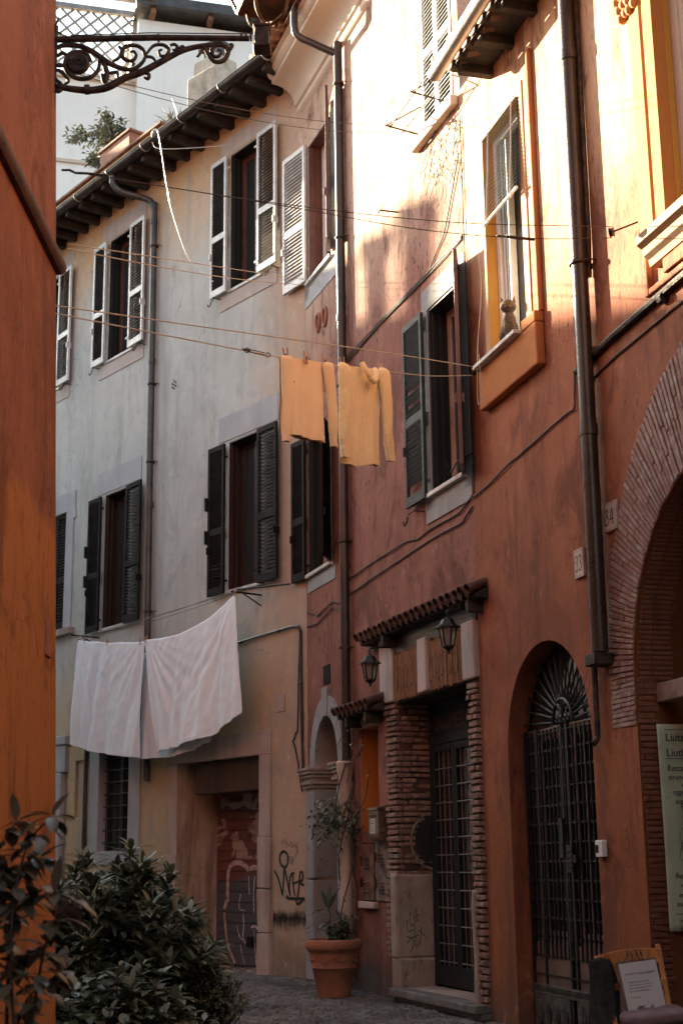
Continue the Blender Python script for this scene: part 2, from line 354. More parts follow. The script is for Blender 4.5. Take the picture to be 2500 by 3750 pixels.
def window(bld, s0, s1, z0, z1, D=.25, frame='brown_wood', lining=None, pane_split=True, curtain=True, sill=None, sillmat='marble', leaf_open=False):
    """window part with frame, pane, curtain, reveal lining and sill"""
    b_ = MB(); f = .06; y0, y1 = D-.06, D
    b_.box(s0, s0+f, y0, y1, z0, z1); b_.box(s1-f, s1, y0, y1, z0, z1); b_.box(s0+f, s1-f, y0, y1, z1-f, z1); b_.box(s0+f, s1-f, y0, y1, z0, z0+f)
    mx = (s0+s1)/2
    if pane_split: b_.box(mx-.045, mx+.045, y0-.012, y1-.003, z0+f, z1-f)
    for a, c in ((s0+f, mx-.045), (mx+.045, s1-f)) if pane_split else ((s0+f, s1-f),):
        b_.box(a, a+.035, y0+.012, y1-.01, z0+f, z1-f); b_.box(c-.035, c, y0+.012, y1-.01, z0+f, z1-f)
        b_.box(a+.035, c-.035, y0+.012, y1-.01, z1-f-.04, z1-f); b_.box(a+.035, c-.035, y0+.012, y1-.01, z0+f, z0+f+.06)
    w_ = b_.build('window', MT[frame], bld, bev=.004)
    g = MB(); g.quad((s0+f, D-.03, z0+f), (s1-f, D-.03, z0+f), (s1-f, D-.03, z1-f), (s0+f, D-.03, z1-f)); g.build('pane', MT['glass'], w_)
    if lining:
        l = MB(); l.box(s0, s0+.025, .0, y0-.002, z0, z1); l.box(s1-.025, s1, .0, y0-.002, z0, z1); l.box(s0+.025, s1-.025, .0, y0-.002, z1-.025, z1)
        l.box(s0+.025, s0+.04, .03, .07, z0+.01, z1-.03); l.box(s0+.025, s0+.045, .11, .15, z0+.01, z1-.03)
        l.build('lining', MT[lining], w_, bev=.003)
    if sill:
        s = MB(); s.box(s0-.05, s1+.05, -sill, D-.062, z0-.045, z0-.001, .003); s.build('sill', MT[sillmat], w_, bev=.005)
    return w_
def band(par, name, mat, rects, t=.012, bev=.004, jag=0):
    b_ = MB()
    for a, c, z0, z1 in rects: b_.box(a, c, -t, .0, z0, z1, jag)
    return b_.build(name, mat, par, bev=bev)
def downpipe(bld, path, r, mat='pipe', brackets=(), name='downpipe', joints=()):
    b_ = MB(); P = smooth_path(path, 5) if len(path) > 3 else [Vector(p) for p in path]
    b_.tube(P, r, 14)
    for s_, y, z in joints: b_.tube([(s_, y, z-.045), (s_, y, z+.045)], r*1.13, 14)
    o = b_.build(name, MT[mat], bld, smooth=40)
    if brackets:
        for s_, y, z in brackets:
            k = MB(); k.tube([(s_, y, z-.012), (s_, y, z+.012)], r*1.3, 14); k.tube([(s_+r, y, z), (s_+r+.04, y+.02, z), (s_+r+.04, 0.02, z)], .007, 6)
            k.build('pipe_bracket', MT['rust'], o, smooth=40)
    return o

# ================= GREY HOUSE =================
HG = thing('house', 'tall pale grey house with ochre base, open louvred shutters and dark sloping gutter', 'house', WG)
GH = [dict(s0=-5.62, s1=-4.78, z0=9.78, z1=12.0, D=.26), dict(s0=-1.87, s1=-1.03, z0=9.82, z1=12.06, D=.26), dict(s0=-8.25, s1=-7.35, z0=9.8, z1=12.0, D=.26),
      dict(s0=-5.55, s1=-4.72, z0=5.14, z1=7.40, D=.26), dict(s0=-1.87, s1=-1.03, z0=5.20, z1=7.43, D=.26), dict(s0=-7.7, s1=-6.88, z0=5.33, z1=7.38, D=.2),
      dict(s0=-5.47, s1=-4.53, z0=1.62, z1=3.15, D=.2, k=1), dict(s0=-3.12, s1=-1.06, z0=0, z1=2.83, D=.72, k=2)]
mb = MB(); facade(mb, -13, 0, 0, 12.75, GH); shell(mb, -13, 0, 0, 12.75, 9)
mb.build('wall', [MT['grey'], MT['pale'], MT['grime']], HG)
UP = [MT['slat_light'], MT['slat_dark']]
LO = [MT['slat_dark'], MT['slat_dark']]
for i, (s0, s1, z0, z1) in enumerate([(-5.62, -4.78, 9.78, 12.0), (-1.87, -1.03, 9.82, 12.06), (-8.25, -7.35, 9.8, 12.0)]):
    w_ = window(HG, s0, s1, z0, z1, .26, 'redwood' if i < 2 else 'brown_wood', 'black', sill=.035)
    shutter(w_, s0-.01, z0-.02, .43, z1-z0, 180, .07, UP); shutter(w_, s1-.02, z0-.02, .50, z1-z0, -2, .075, UP)
    band(w_, 'surround', MT['palewarm'] if i == 1 else MT['palewarm'], [(s0-.27, s1+.38, z0-.28, z0-.048)], .014)
    band(w_, 'lintel_band', MT['palewarm'], [(s0-.27, s1+.38, z1+.02, z1+.33)], .008)
    # hooks below the leaves
    for a in (s0-.36, s1+.3):
        k = MB(); k.tube([(a+.12, 0, z0-.07), (a+.12, -.16, z0-.07)], .008, 6); k.tube(smooth_path([(a, -.10, z0-.08), (a-.02, -.11, z0-.14), (a-.07, -.11, z0-.15), (a-.09, -.11, z0-.11)], 4), .008, 6)
        k.tube([(a, -.1, z0-.08), (a+.12, -.12, z0-.07)], .008, 6)
        k.build('shutter_hook', MT['iron'], w_)
    if i < 2:   # bead curtain cord
        k = MB()
        k.tube([(s0+.472, .172, z1-.5-q_*.0125) for q_ in range(136)], [.013 if q_ % 4 == 1 else .004 for q_ in range(136)], 6)
        k.build('bead_cord', MT['white_paint'], w_)
for i, (s0, s1, z0, z1) in enumerate([(-5.55, -4.72, 5.14, 7.40), (-1.87, -1.03, 5.20, 7.43)]):
    w_ = window(HG, s0, s1, z0, z1, .26, 'brown_wood', 'brown_wood', sill=.05)
    shutter(w_, s0-.01, z0-.03, .42, z1-z0, 180, .07, LO); shutter(w_, s1-.0, z0-.03, .50, z1-z0, -3, .075, LO)
    band(w_, 'lintel_band', MT['pale'], [(s0-.27, s1+(.34 if i == 0 else .40), z1+.03, z1+.42)], .012)
    for zz in (z0+.75, z0+1.25): k = MB(); k.box(s0-.455, s0-.43, -.13, -.05, zz, zz+.2, .004); k.build('shutter_catch', MT['iron'], w_)
w_ = window(HG, -7.7, -6.88, 5.33, 7.38, .2, 'slat_dark'); shutter(w_, -7.69, 5.34, .40, 2.03, 0, -.03, LO); shutter(w_, -7.28, 5.34, .40, 2.03, 0, -.03, LO)
band(w_, 'surround', MT['pale'], [(-6.88, -6.62, 5.3, 7.22), (-8.0, -6.58, 7.38, 7.72), (-6.88, -6.55, 7.22, 7.38)], .03)
band(w_, 'sill', MT['stone'], [(-8.0, -6.5, 5.20, 5.31)], .12)
# small grilled ground-floor window
w_ = window(HG, -5.47, -4.53, 1.62, 3.15, .2, 'black', curtain=False)
band(w_, 'surround', MT['pale'], [(-5.78, -5.47, 1.42, 3.35), (-4.53, -4.2, 1.42, 3.35), (-5.47, -4.53, 1.42, 1.62), (-5.47, -4.53, 3.15, 3.35)], .03)
k = MB()
for i in range(5): s = -5.37+i*.19; k.tube([(s, .07, 1.62), (s, .07, 3.15)], .009, 6)
for i in range(8): z = 1.75+i*.185; k.tube([(-5.47, .07, z), (-4.53, .07, z)], .009, 6)
k.build('grille', MT['iron'], w_)
# recessed blind panel, left pilaster and far doorway
band(HG, 'pilaster', MT['pale'], [(-7.6, -6.62, 0, 2.9), (-7.7, -6.50, 2.9, 3.35)], .10, .02)
band(HG, 'string_course', MT['pale'], [(-13, -6.45, 3.35, 3.50)], .13, .02)
band(HG, 'blind_panel', MT['grey'], [(-6.45, -6.22, .5, 3.3), (-6.22, -5.91, .5, 2.15), (-6.22, -5.91, 3.06, 3.3)], .05, .01)
downpipe(HG, [(-5.86, -.05, 0), (-5.86, -.05, 1.5), (-5.86, -.05, 3.4), (-5.86, -.05, 3.5)], .035, 'pipe_grey', name='thin_pipe')
# door frame of the garage: smooth band with stone blocks
g_ = MB()
for a, c, z0, z1, t in [(-3.36, -3.12, 1.55, 2.83, .035), (-1.06, -.80, 1.75, 2.83, .035), (-3.36, -.80, 2.83, 3.16, .036)]: g_.box(a, c, -t, 0, z0, z1, .004)
for z0, z1 in ((0, .8), (.81, 1.55)): g_.box(-3.37, -3.10, -.05, .02, z0, z1, .008)
for z0, z1 in ((0, .52), (.53, 1.08), (1.09, 1.75)): g_.box(-1.08, -.79, -.05, .02, z0, z1, .008)
g_.build('door_frame', MT['garage_stone'], HG, bev=.012)
g_ = MB(); g_.box(-2.84, -1.062, .10, .60, 2.38, 2.828, .004); g_.build('shutter_box', plaster('grimy brown beam', (.13, .085, .065), (.085, .055, .045), (.05, .04, .035), .6, .4), HG, bev=.02)
# ribbed garage shutter with graffiti
g_ = MB(); zz = .02
DG = HG
n = 17
for i in range(n):
    z0 = .02+i*2.42/n; z1 = .02+(i+1)*2.42/n
    g_.box(-3.11, -1.062, .66, .70, z0+.007, z1-.006); g_.box(-3.11, -1.062, .668, .70, z0-.006, z0+.007)
m, nt_, b = newmat('painted ribbed door'); v = objvec(nt_); sep = N(nt_, 'SeparateXYZ'); nt_.links.new(v, sep.inputs[0])
base = mixc(nt_, mr(nt_, mth(nt_, 'ADD', sep.outputs[2], mth(nt_, 'MULTIPLY', nz(nt_, v, 2.2, 3), .25)), 1.28, 1.34), (.10, .105, .125), (.17, .065, .055))
blot = mr(nt_, nz(nt_, objvec(nt_, (1.5, 1, 2.2)), 1.5, 3, .5, .8), .49, .53)
up_ = mr(nt_, sep.outputs[2], 1.45, 1.5)
base = mixc(nt_, mth(nt_, 'MULTIPLY', blot, mth(nt_, 'MULTIPLY', up_, .75)), base, (.50, .38, .33))
base = mixc(nt_, mth(nt_, 'MULTIPLY', mr(nt_, nz(nt_, v, 12, 8, .7), .55, .7), .5), base, (.04, .035, .03))
nt_.links.new(base, b.inputs['Base Color']); b.inputs['Roughness'].default_value = .6; bump(nt_, b, nz(nt_, v, 40, 4), .2, .01)
dr = g_.build('garage_door', m, HG, bev=.004)
k = MB(); k.box(-2.26, -2.14, .60, .659, .28, .42); k.build('handle', MT['iron'], dr, bev=.01)
pale = mk('pale pink spray paint', (.66, .50, .46), .7, .3, 20, .1); whitep = mk('white spray paint', (.8, .78, .8), .7, .3, 20, .1); blackp = mk('black spray paint', (.018, .018, .018), .6, .1, 9, 0)
def R2(s, z): return (-3.12+(s-975)/(1290-975)*1.26, (1738-z)*.0023)   # pixel of a zoomed crop -> point on the door
def strokes(par, name, mat, lst, y, f=None):
    b_ = MB()
    for i, (w, pts) in enumerate(lst):
        P = [f(*p) if f else p for p in pts]; b_.ribbon(sp2(P, 7), w, y-i*.0004)
    return b_.build(name, mat, par)
strokes(dr, 'graffiti', pale, [(.07, [(1050, 1330), (1052, 1220), (1062, 1150), (1100, 1120), (1150, 1130), (1185, 1165)]),
    (.07, [(1190, 1160), (1215, 1150), (1250, 1165), (1275, 1230), (1280, 1320)]),
    (.06, [(1030, 1400), (1045, 1350), (1060, 1340)]), (.05, [(1030, 1420), (1040, 1520), (1060, 1630), (1100, 1720)])], .6585, R2)
strokes(dr, 'graffiti', whitep, [(.018, [(1135, 1310), (1125, 1370), (1130, 1400), (1160, 1405)]), (.018, [(1185, 1200), (1187, 1280), (1190, 1310)]), (.018, [(1222, 1200), (1215, 1300), (1218, 1420)]),
    (.02, [(1150, 1420), (1155, 1500), (1150, 1560), (1165, 1600)]), (.018, [(1110, 1495), (1130, 1560), (1150, 1580)]), (.03, [(1200, 1505), (1225, 1495), (1240, 1510)]), (.014, [(1220, 1515), (1222, 1600), (1235, 1730)]),
    (.014, [(1135, 1610), (1150, 1680), (1165, 1730)])], .6565, R2)
rg = random.Random(5)
sc_ = []
for cx, cz, n_ in ((1050, 740, 7), (1100, 735, 6), (1110, 800, 3), (1105, 855, 3), (1105, 915, 3), (1110, 965, 4), (1200, 905, 6), (1205, 960, 6), (1130, 730, 5), (1040, 970, 4)):
    for i in range(n_):
        x = cx-30+i*60/n_; z = cz
        sc_.append((.007, [(x, z+rg.uniform(8, 18)), (x+rg.uniform(0, 10), z-rg.uniform(8, 20)), (x+rg.uniform(5, 14), z+rg.uniform(-8, 8)), (x+rg.uniform(8, 20), z+rg.uniform(5, 18))]))
strokes(dr, 'graffiti', blackp, sc_, .6575, R2)
# graffiti tag on the ochre wall
def T2(x, y): return WG.loc2(x, y)
def px(W, k, x, y, d=0):
    K = dict(A=(0, 0, 1.2544), B=(1250, 0, 1.2544), C=(0, 800, 1.2544), D=(1250, 800, 1.2544), E=(0, 1600, 1.2544), F=(1250, 1600, 1.2544), G=(0, 2400, 1.2544),
             H=(1000, 2300, 1.6222), I=(1700, 2300, 1.6225), k1=(150, 0, 1.7422), k2=(950, 0, 3.136), k3=(950, 500, 3.136), k4=(1400, 900, 2.3517), k5=(1950, 0, 1.96), k6=(150, 1500, 1.4255),
             m1=(950, 1200, 2.8509), m2=(200, 2500, 1.6505), m3=(1100, 2400, 3.92), m4=(1280, 2100, 2.529), m5=(2000, 1600, 1.81), m6=(2050, 3250, 3.4844), P=(0, 0, 1))
    a, b_, s = K[k]; r = _F*FPX+_R*(a+x/s-1250)-_U*(b_+y/s-1875)
    t = ((W.O[0]+W.n[0]*d)*W.n[0]+(W.O[1]+W.n[1]*d)*W.n[1])/(r[0]*W.n[0]+r[1]*W.n[1])
    return ((r[0]*t-W.O[0])*W.u[0]+(r[1]*t-W.O[1])*W.u[1], 1.4+r[2]*t)
def pxs(W, k, pts, d=0): return [px(W, k, x, y, d) for x, y in pts]
tg = [(.05, [(1375, 1020), (1362, 1050), (1368, 1095), (1395, 1115), (1412, 1080), (1405, 1035), (1385, 1020), (1370, 1030)]),
      (.045, [(1330, 1135), (1355, 1190), (1378, 1285)]), (.045, [(1378, 1285), (1385, 1200), (1390, 1120), (1410, 1210), (1425, 1290)]),
      (.04, [(1425, 1290), (1420, 1220), (1430, 1160), (1450, 1150)]), (.04, [(1440, 1160), (1445, 1240), (1455, 1290)]), (.035, [(1440, 1215), (1480, 1200)]),
      (.045, [(1470, 1300), (1480, 1220), (1485, 1150), (1500, 1150), (1500, 1190), (1480, 1205), (1510, 1225)]),
      (.05, [(1410, 1285), (1408, 1300), (1455, 1305), (1510, 1305), (1500, 1312), (1470, 1340), (1462, 1305)])]
b_ = MB()
for i, (w, p) in enumerate(tg): b_.ribbon(sp2(pxs(WG, 'm2', p), 7), w*.7, -.004-i*.0005)
b_.build('graffiti', blackp, HG)
b_ = MB()
for i, p in enumerate([[(1380, 985), (1376, 960), (1390, 950), (1395, 975)], [(1400, 990), (1405, 965), (1420, 990)], [(1425, 995), (1430, 960), (1440, 1000), (1445, 965)], [(1470, 965), (1450, 985), (1470, 1000), (1455, 1060)], [(1475, 985), (1460, 1000), (1475, 1030)], [(1400, 1080), (1420, 1050), (1430, 1100), (1440, 1050), (1440, 1110)]]):
    b_.ribbon(sp2(pxs(WG, 'm2', p), 6), .007, -.003-i*.0004)
b_.build('graffiti', blackp, HG)
# soot splash near the foot of the wall
m, nt_, b = newmat('soot splash'); v = objvec(nt_); sep = N(nt_, 'SeparateXYZ'); nt_.links.new(v, sep.inputs[0])
zz = mth(nt_, 'ABSOLUTE', mth(nt_, 'SUBTRACT', sep.outputs[2], .72), 0)
msk = mr(nt_, mth(nt_, 'ADD', zz, mth(nt_, 'MULTIPLY', nz(nt_, objvec(nt_, (1, 1, .6)), 2.4, 9, .8), .62)), .30, .46, 1, 0)
tr = N(nt_, 'BsdfTransparent'); mx_ = N(nt_, 'MixShader'); out = nt_.nodes['Material Output']
nt_.links.new(mth(nt_, 'MULTIPLY', msk, .9), mx_.inputs[0]); nt_.links.new(tr.outputs[0], mx_.inputs[1]); nt_.links.new(b.outputs[0], mx_.inputs[2]); nt_.links.new(mx_.outputs[0], out.inputs[0])
b.inputs['Base Color'].default_value = (.02, .018, .013, 1); b.inputs['Roughness'].default_value = .9
b_ = MB(); b_.quad((-.77, -.005, .45), (-.03, -.005, .45), (-.03, -.005, 1.0), (-.77, -.005, 1.0)); b_.build('stain', m, HG)
# gutter, rafters, roof slab, downpipe
g_ = MB(); gz = 12.64; gr = .085; gd = .68
def half(s, k, r): return (s, -gd+r*cos(k), gz-r*sin(k))
for r_, fl in ((gr, 1), (gr-.006, -1)):
    for s_ in range(1):
        a_ = [g_.pt(half(-13, pi*k/14, r_)) for k in range(15)]; c_ = [g_.pt(half(.05, pi*k/14, r_)) for k in range(15)]
        for k in range(14): g_.face(a_[k], c_[k], c_[k+1], a_[k+1])
g_.tube([(-13, -gd-gr, gz), (.05, -gd-gr, gz)], .011, 8); g_.tube([(-13, -gd+gr, gz), (.05, -gd+gr, gz)], .008, 6)
gu = g_.build('gutter', MT['gutter_m'], HG, smooth=40)
for i in range(12):
    s = -12.3+i*1.12; k = MB()
    k.tube([half(s, pi*j/12, gr+.006) for j in range(13)], .010, 6)
    k.tube([(s, -gd-gr-.004, gz-.01), (s, -gd-gr-.004, gz+.02), (s, -gd+gr, gz+.05)], .009, 6); k.build('gutter_strap', MT['zinc'], gu, smooth=True)
for i in range(30):
    s = -12.5+i*.425; k = MB(); k.box(s, s+.10, -.62+random.uniform(-.02, .02), .3, 12.48, 12.62, .006); k.build('rafter', MT['darkwood'], HG, bev=.006)
g_ = MB(); g_.box(-13.1, .02, -.72, .3, 12.63, 12.68); g_.build('roof_board', MT['darkwood'], HG)
g_ = MB()
g_.box(-13, .02, -.55, .3, 12.69, 12.72)
g_.build('roof', MT['tile'], HG, smooth=40)
downpipe(HG, [(-4.42, -.66, 12.56), (-4.42, -.64, 12.42), (-4.34, -.52, 12.28), (-4.12, -.18, 12.16), (-4.03, -.09, 12.02), (-4.02, -.08, 11.7), (-4.0, -.08, 8), (-3.97, -.08, 5), (-3.90, -.08, 2.62)], .055, 'pipe_grey',
         brackets=[(-4.0, -.08, 11.3), (-3.99, -.08, 8.9), (-3.98, -.08, 7.6), (-3.96, -.08, 5.2)], joints=[(-4.03, -.08, 11.75), (-4.0, -.08, 9.3), (-3.98, -.08, 6.9)])
band(HG, 'terrace_parapet', MT['tile'], [], .1) if 0 else None
g_ = MB(); g_.box(-13, -4.46, .30, .5, 12.7, 13.84, .01); g_.k = 1
g_.box(-13.02, -4.44, .24, .56, 13.84, 13.9, .008); g_.build('terrace_parapet', [plaster('ochre parapet', (.42, .27, .14), (.34, .2, .1), (.2, .14, .1), .6, .4), MT['tile']], HG, bev=.01)
# conduit along the first floor
k = MB(); k.tube(smooth_path([(-3.0, -.03, 4.36), (-1.6, -.03, 4.42), (-.9, -.03, 4.45), (-.25, -.03, 4.47), (-.12, -.03, 4.40), (-.10, -.03, 4.1), (-.09, -.03, 3.2), (-.06, -.03, 2.4)], 6), .018, 8)
for s, z in ((-1.5, 4.42), (-.6, 4.46), (-.1, 3.7)): k.tube([(s-.02, -.03, z), (s+.02, -.03, z)], .026, 8)
k.build('conduit', MT['pipe_grey'], HG, smooth=40)
k = MB()
for (x, y) in ((0, 0), (.05, .03), (-.05, .03), (.05, -.03), (-.05, -.03), (0, .06), (0, -.06)): k.tube([(-3.43+x, -.002, 8.75+y), (-3.43+x, -.01, 8.75+y)], .018, 6)
k.build('vent_holes', MT['black'], HG)
k = MB(); k.box(-.71, -.49, -.01, 0, 3.37, 3.6, .003); k.build('wall_plaque', MT['garage_stone'], HG)
k = MB(); k.box(-2.88, -2.8, .28, .32, 1.48, 1.6) ; 

# ================= RED HOUSE =================
RL = 5.38
HR = thing('house', 'rose red weathered house in the middle with white cove cornice and brick framed shop door', 'house', WR)
RH = [dict(s0=.22, s1=1.18, z0=9.22, z1=11.30, D=.25), dict(s0=.12, s1=1.05, z0=5.10, z1=7.0, D=.25), dict(s0=4.36, s1=5.20, z0=5.16, z1=7.22, D=.27, k=1), dict(s0=4.38, s1=5.22, z0=9.30, z1=11.6, D=.1),
      dict(s0=.36, s1=1.28, z0=0, z1=2.56, rise=.62, D=.38, k=2), dict(s0=2.02, s1=2.58, z0=1.74, z1=2.9, D=.42, k=3), dict(s0=3.22, s1=5.14, z0=.14, z1=3.10, D=.40, k=2), dict(s0=2.0, s1=2.42, z0=.98, z1=1.62, D=.05)]
mb = MB(); facade(mb, 0, RL, 0, 13.0, RH); shell(mb, 0, RL, 0, 13.0, 8)
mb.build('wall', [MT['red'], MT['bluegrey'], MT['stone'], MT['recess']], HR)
GR = [MT['slat_green'], MT['slat_green']]
w_ = window(HR, .22, 1.18, 9.22, 11.30, .25, 'white_paint', 'redwood', sill=.06)
shutter(w_, .21, 9.24, .60, 2.08, 180+14, .05, [MT['slat_light'], MT['slat_light']], slant=-1); shutter(w_, 1.16, 9.28, .44, 2.2, -21, .03, [MT['redwood'], MT['slat_light']])
band(w_, 'surround', MT['pale'], [(.05, .22, 9.0, 11.3), (1.18, 1.38, 9.3, 11.32), (.05, 1.4, 8.88, 9.17)], .012)
w_ = window(HR, .12, 1.05, 5.10, 7.0, .25, 'tan_frame', 'black', sill=.06)
shutter(w_, .11, 5.05, .36, 1.95, 180+12, .05, [MT['slat_dark'], MT['slat_dark']]); shutter(w_, 1.04, 5.12, .40, 1.8, -34, .02, [MT['slat_dark'], MT['slat_dark']])
band(w_, 'surround', MT['bluegrey'], [(.06, 1.2, 4.86, 5.04)], .012)
w_ = window(HR, 4.36, 5.20, 5.16, 7.22, .27, 'tan_frame', 'black', sill=.07)
shutter(w_, 4.34, 5.12, .54, 2.08, 180, .07, GR, missing=(17, 20, 34, 36, 37, 1, 2), mid=.45); shutter(w_, 5.2, 5.14, .42, 2.25, -27, .02, [MT['redwood'], MT['slat_green']], mid=.45)
band(w_, 'surround', MT['bluegrey'], [(4.18, 4.36, 5.0, 7.22), (5.20, 5.36, 5.0, 7.22), (4.2, 5.36, 7.22, 7.48), (4.19, 5.36, 4.86, 5.11)], .014)
k = MB(); k.tube([(5.1, -.05, 5.3), (5.42, -.03, 5.3)], .008, 6); k.tube(smooth_path([(5.1, -.05, 5.3), (5.05, -.1, 5.2), (5.12, -.16, 5.18), (5.16, -.18, 5.26)], 4), .01, 6)
k.tube([(4.1, 0, 5.03), (4.1, -.12, 5.03), (3.95, -.12, 5.02)], .008, 6); k.tube(smooth_path([(3.92, -.12, 5.0), (3.9, -.13, 4.93), (3.84, -.13, 4.92), (3.82, -.13, 4.97)], 4), .01, 6); k.build('shutter_hook', MT['rust'], w_)
w_ = window(HR, 4.38, 5.22, 9.30, 11.6, .1, 'slat_dark'); G2 = [MT['slat_light'], MT['slat_light']]
shutter(w_, 4.385, 9.3, .415, 2.28, 0, -.01, G2); shutter(w_, 4.80, 9.3, .415, 2.28, 0, -.01, G2)
band(w_, 'sill', MT['cornice'], [(4.2, 5.34, 9.16, 9.285)], .09, .02)
# cove cornice with tile overhang
prof = [(0, 11.98), (.03, 12.0), (.05, 12.03), (.05, 12.1), (.085, 12.12)]+[(.085+.33*(1-cos(pi/2*k/9)), 12.12+.30*sin(pi/2*k/9)) for k in range(1, 10)]+[(.43, 12.43), (.43, 12.48), (.47, 12.50), (.50, 12.54), (.50, 12.60), (.54, 12.62), (.54, 12.66), (0, 12.66)]
mb = MB(); mb.prism([(-a, b_) for a, b_ in prof], 'x', -.16, RL+2.5)
mb.build('cornice', MT['cornice'], HR, smooth=30)
mb = MB(); rt = random.Random(4)
for i in range(38):
    s = -.1+i*.21; mb.tube([(s, -.74+rt.uniform(-.03, .02), 12.72), (s, .1, 12.92)], .085, 10); mb.tube([(s+.105, -.68, 12.69), (s+.105, .1, 12.86)], .07, 8)
mb.build('roof', MT['tile'], HR, smooth=40)
# gutter drop and downpipe
downpipe(HR, [(1.49, -.60, 13.2), (1.49, -.60, 12.8), (1.49, -.60, 12.32), (1.50, -.55, 12.18), (1.56, -.40, 12.08), (1.74, -.1, 11.86)], .05, 'gutter_m', name='gutter_outlet')
downpipe(HR, [(1.75, -.08, 12.02), (1.76, -.08, 10), (1.76, -.08, 6), (1.73, -.08, 2.56)], .058, 'pipe', brackets=[(1.76, -.08, 11.4), (1.76, -.08, 9.2), (1.76, -.08, 7.2), (1.76, -.08, 5.2), (1.74, -.08, 3.9)], joints=[(1.76, -.08, 8.1), (1.75, -.08, 4.9)])
mb = MB(); mb.lathe([(.10, -.10), (.105, -.02), (.09, -.0)], (1.73, -.1, 2.56), 16); mb.lathe([(.075, .1), (.07, 1.8), (.072, 2.3), (.085, 2.38), (.10, 2.46)], (1.73, -.1, 0), 16)
mb.build('pipe_shoe', MT['garage_stone'], HR, smooth=35)
# small arched doorway: blue grey voussoirs, capitals, stone jambs
mb = MB(); n = 9; cx, cz = .82, 2.56; hw, rz_ = .46, .62
for i in range(n):
    a0, a1 = pi*i/n+.008, pi*(i+1)/n-.008
    for q_ in range(3):
        b0 = a0+(a1-a0)*q_/3; b1 = a0+(a1-a0)*(q_+1)/3; ex = .26 if i != n//2 else .36
        def pp(a, e): return (cx-(hw+e*.72)*cos(a), cz+(rz_+e)*sin(a))
        P0, P1, P2, P3 = pp(b0, 0), pp(b1, 0), pp(b1, ex), pp(b0, ex)
        mb.prism([P0, P1, P2, P3], 'y', -.035-(.012 if i == n//2 else 0), .06)
mb.build('door_arch', MT['bluegrey'], HR, bev=.006)
def capital(b_, x0, x1, z, t=.06):
    for dz, e in ((0, .02), (.045, .045), (.09, .02), (.13, .045), (.175, .07), (.215, .085)): b_.box(x0-e, x1+e, -t-e, .30, z+dz, z+dz+.043)
for a, c_ in ((.06, .36), (1.28, 1.40)): mb = MB(); capital(mb, a, c_, 2.32); mb.build('capital', MT['stone'], HR, bev=.008)
for a in ((.05, .37, -.06, .30, 0, 1.2), (.05, .37, -.06, .30, 1.21, 2.31), (1.26, 1.42, -.055, .30, 0, 2.31)): mb = MB(); mb.box(*a, .008); mb.build('door_jamb', MT['bluegrey'], HR, bev=.02)
mb = MB(); mb.box(.36, 1.28, .36, .42, 0, 2.5); d_ = mb.build('door', MT['black'], HR)
k = MB()
for i in range(6): k.tube([(.42+i*.15, .30, .1), (.42+i*.15, .30, 2.45)], .012, 6)
k.box(.36, 1.28, .28, .32, 2.45, 2.52); k.box(.36, 1.28, .28, .32, 1.2, 1.25)
for i in range(9): a = pi*i/8; k.tube([(.82, .30, 2.5), (.82-.44*cos(a), .30, 2.52+.58*sin(a))], .011, 6)
k.tube([(.82-.2*cos(pi*i/12), .30, 2.52+.26*sin(pi*i/12)) for i in range(13)], .014, 6); k.build('grille', MT['iron'], d_)
mb = MB(); mb.quad((.3, .379, 2.5), (1.34, .379, 2.5), (1.34, .379, 3.25), (.3, .379, 3.25)); mb.build('fanlight', MT['black'], HR)
# niche with relief panel, meter doors
mb = MB(); mb.box(2.0, 2.6, -.012, .01, 2.91, 3.09, .002); q2 = mb.build('relief_panel', MT['stone'], HR, bev=.006)
k = MB()
for i in range(5):
    x = 2.10+i*.1; k.tube(smooth_path([(x, -.02, 2.94), (x+.03*(-1)**i, -.025, 2.99), (x-.02, -.025, 3.02), (x+.01, -.02, 3.06)], 4), .012, 6)
k.build('relief', MT['stone'], q2, smooth=True)
mb = MB(); mb.quad((2.0, .419, 1.7), (2.6, .419, 1.7), (2.6, .419, 2.92), (2.0, .419, 2.92)); mb.build('niche_back', MT['recess'], HR)
for (a, c, z0, z1, mt) in ((2.0, 2.42, .98, 1.62, 'darktile'), (2.46, 2.98, .98, 1.66, 'pipe_grey')):
    mb = MB(); mb.box(a+.012, c-.012, -.02, .03, z0+.01, z1-.01, .002)
    for zc in (z1-.18, z0+.2):
        for i in range(4): mb.box(a+.12, a+.27, -.034, -.019, zc-i*.035, zc-i*.035+.014)
    dd = mb.build('meter_door', mk('brown red meter door', (.21, .10, .075), .7, .4, 6, .4, dirt=.5) if mt == 'darktile' else mk('grey brown meter door', (.20, .145, .13), .7, .4, 6, .4, dirt=.5), HR, bev=.004)
    k = MB(); k.box(a+.02, a+.05, -.04, -.02, z0+.15, z0+.25); k.box(a+.02, a+.05, -.04, -.02, z1-.25, z1-.15); k.build('hinge', MT['rust'], dd)
mb = MB(); mb.box(1.98, 2.5, -.05, .03, .90, .975, .006); mb.build('meter_sill', MT['garage_stone'], HR, bev=.01)
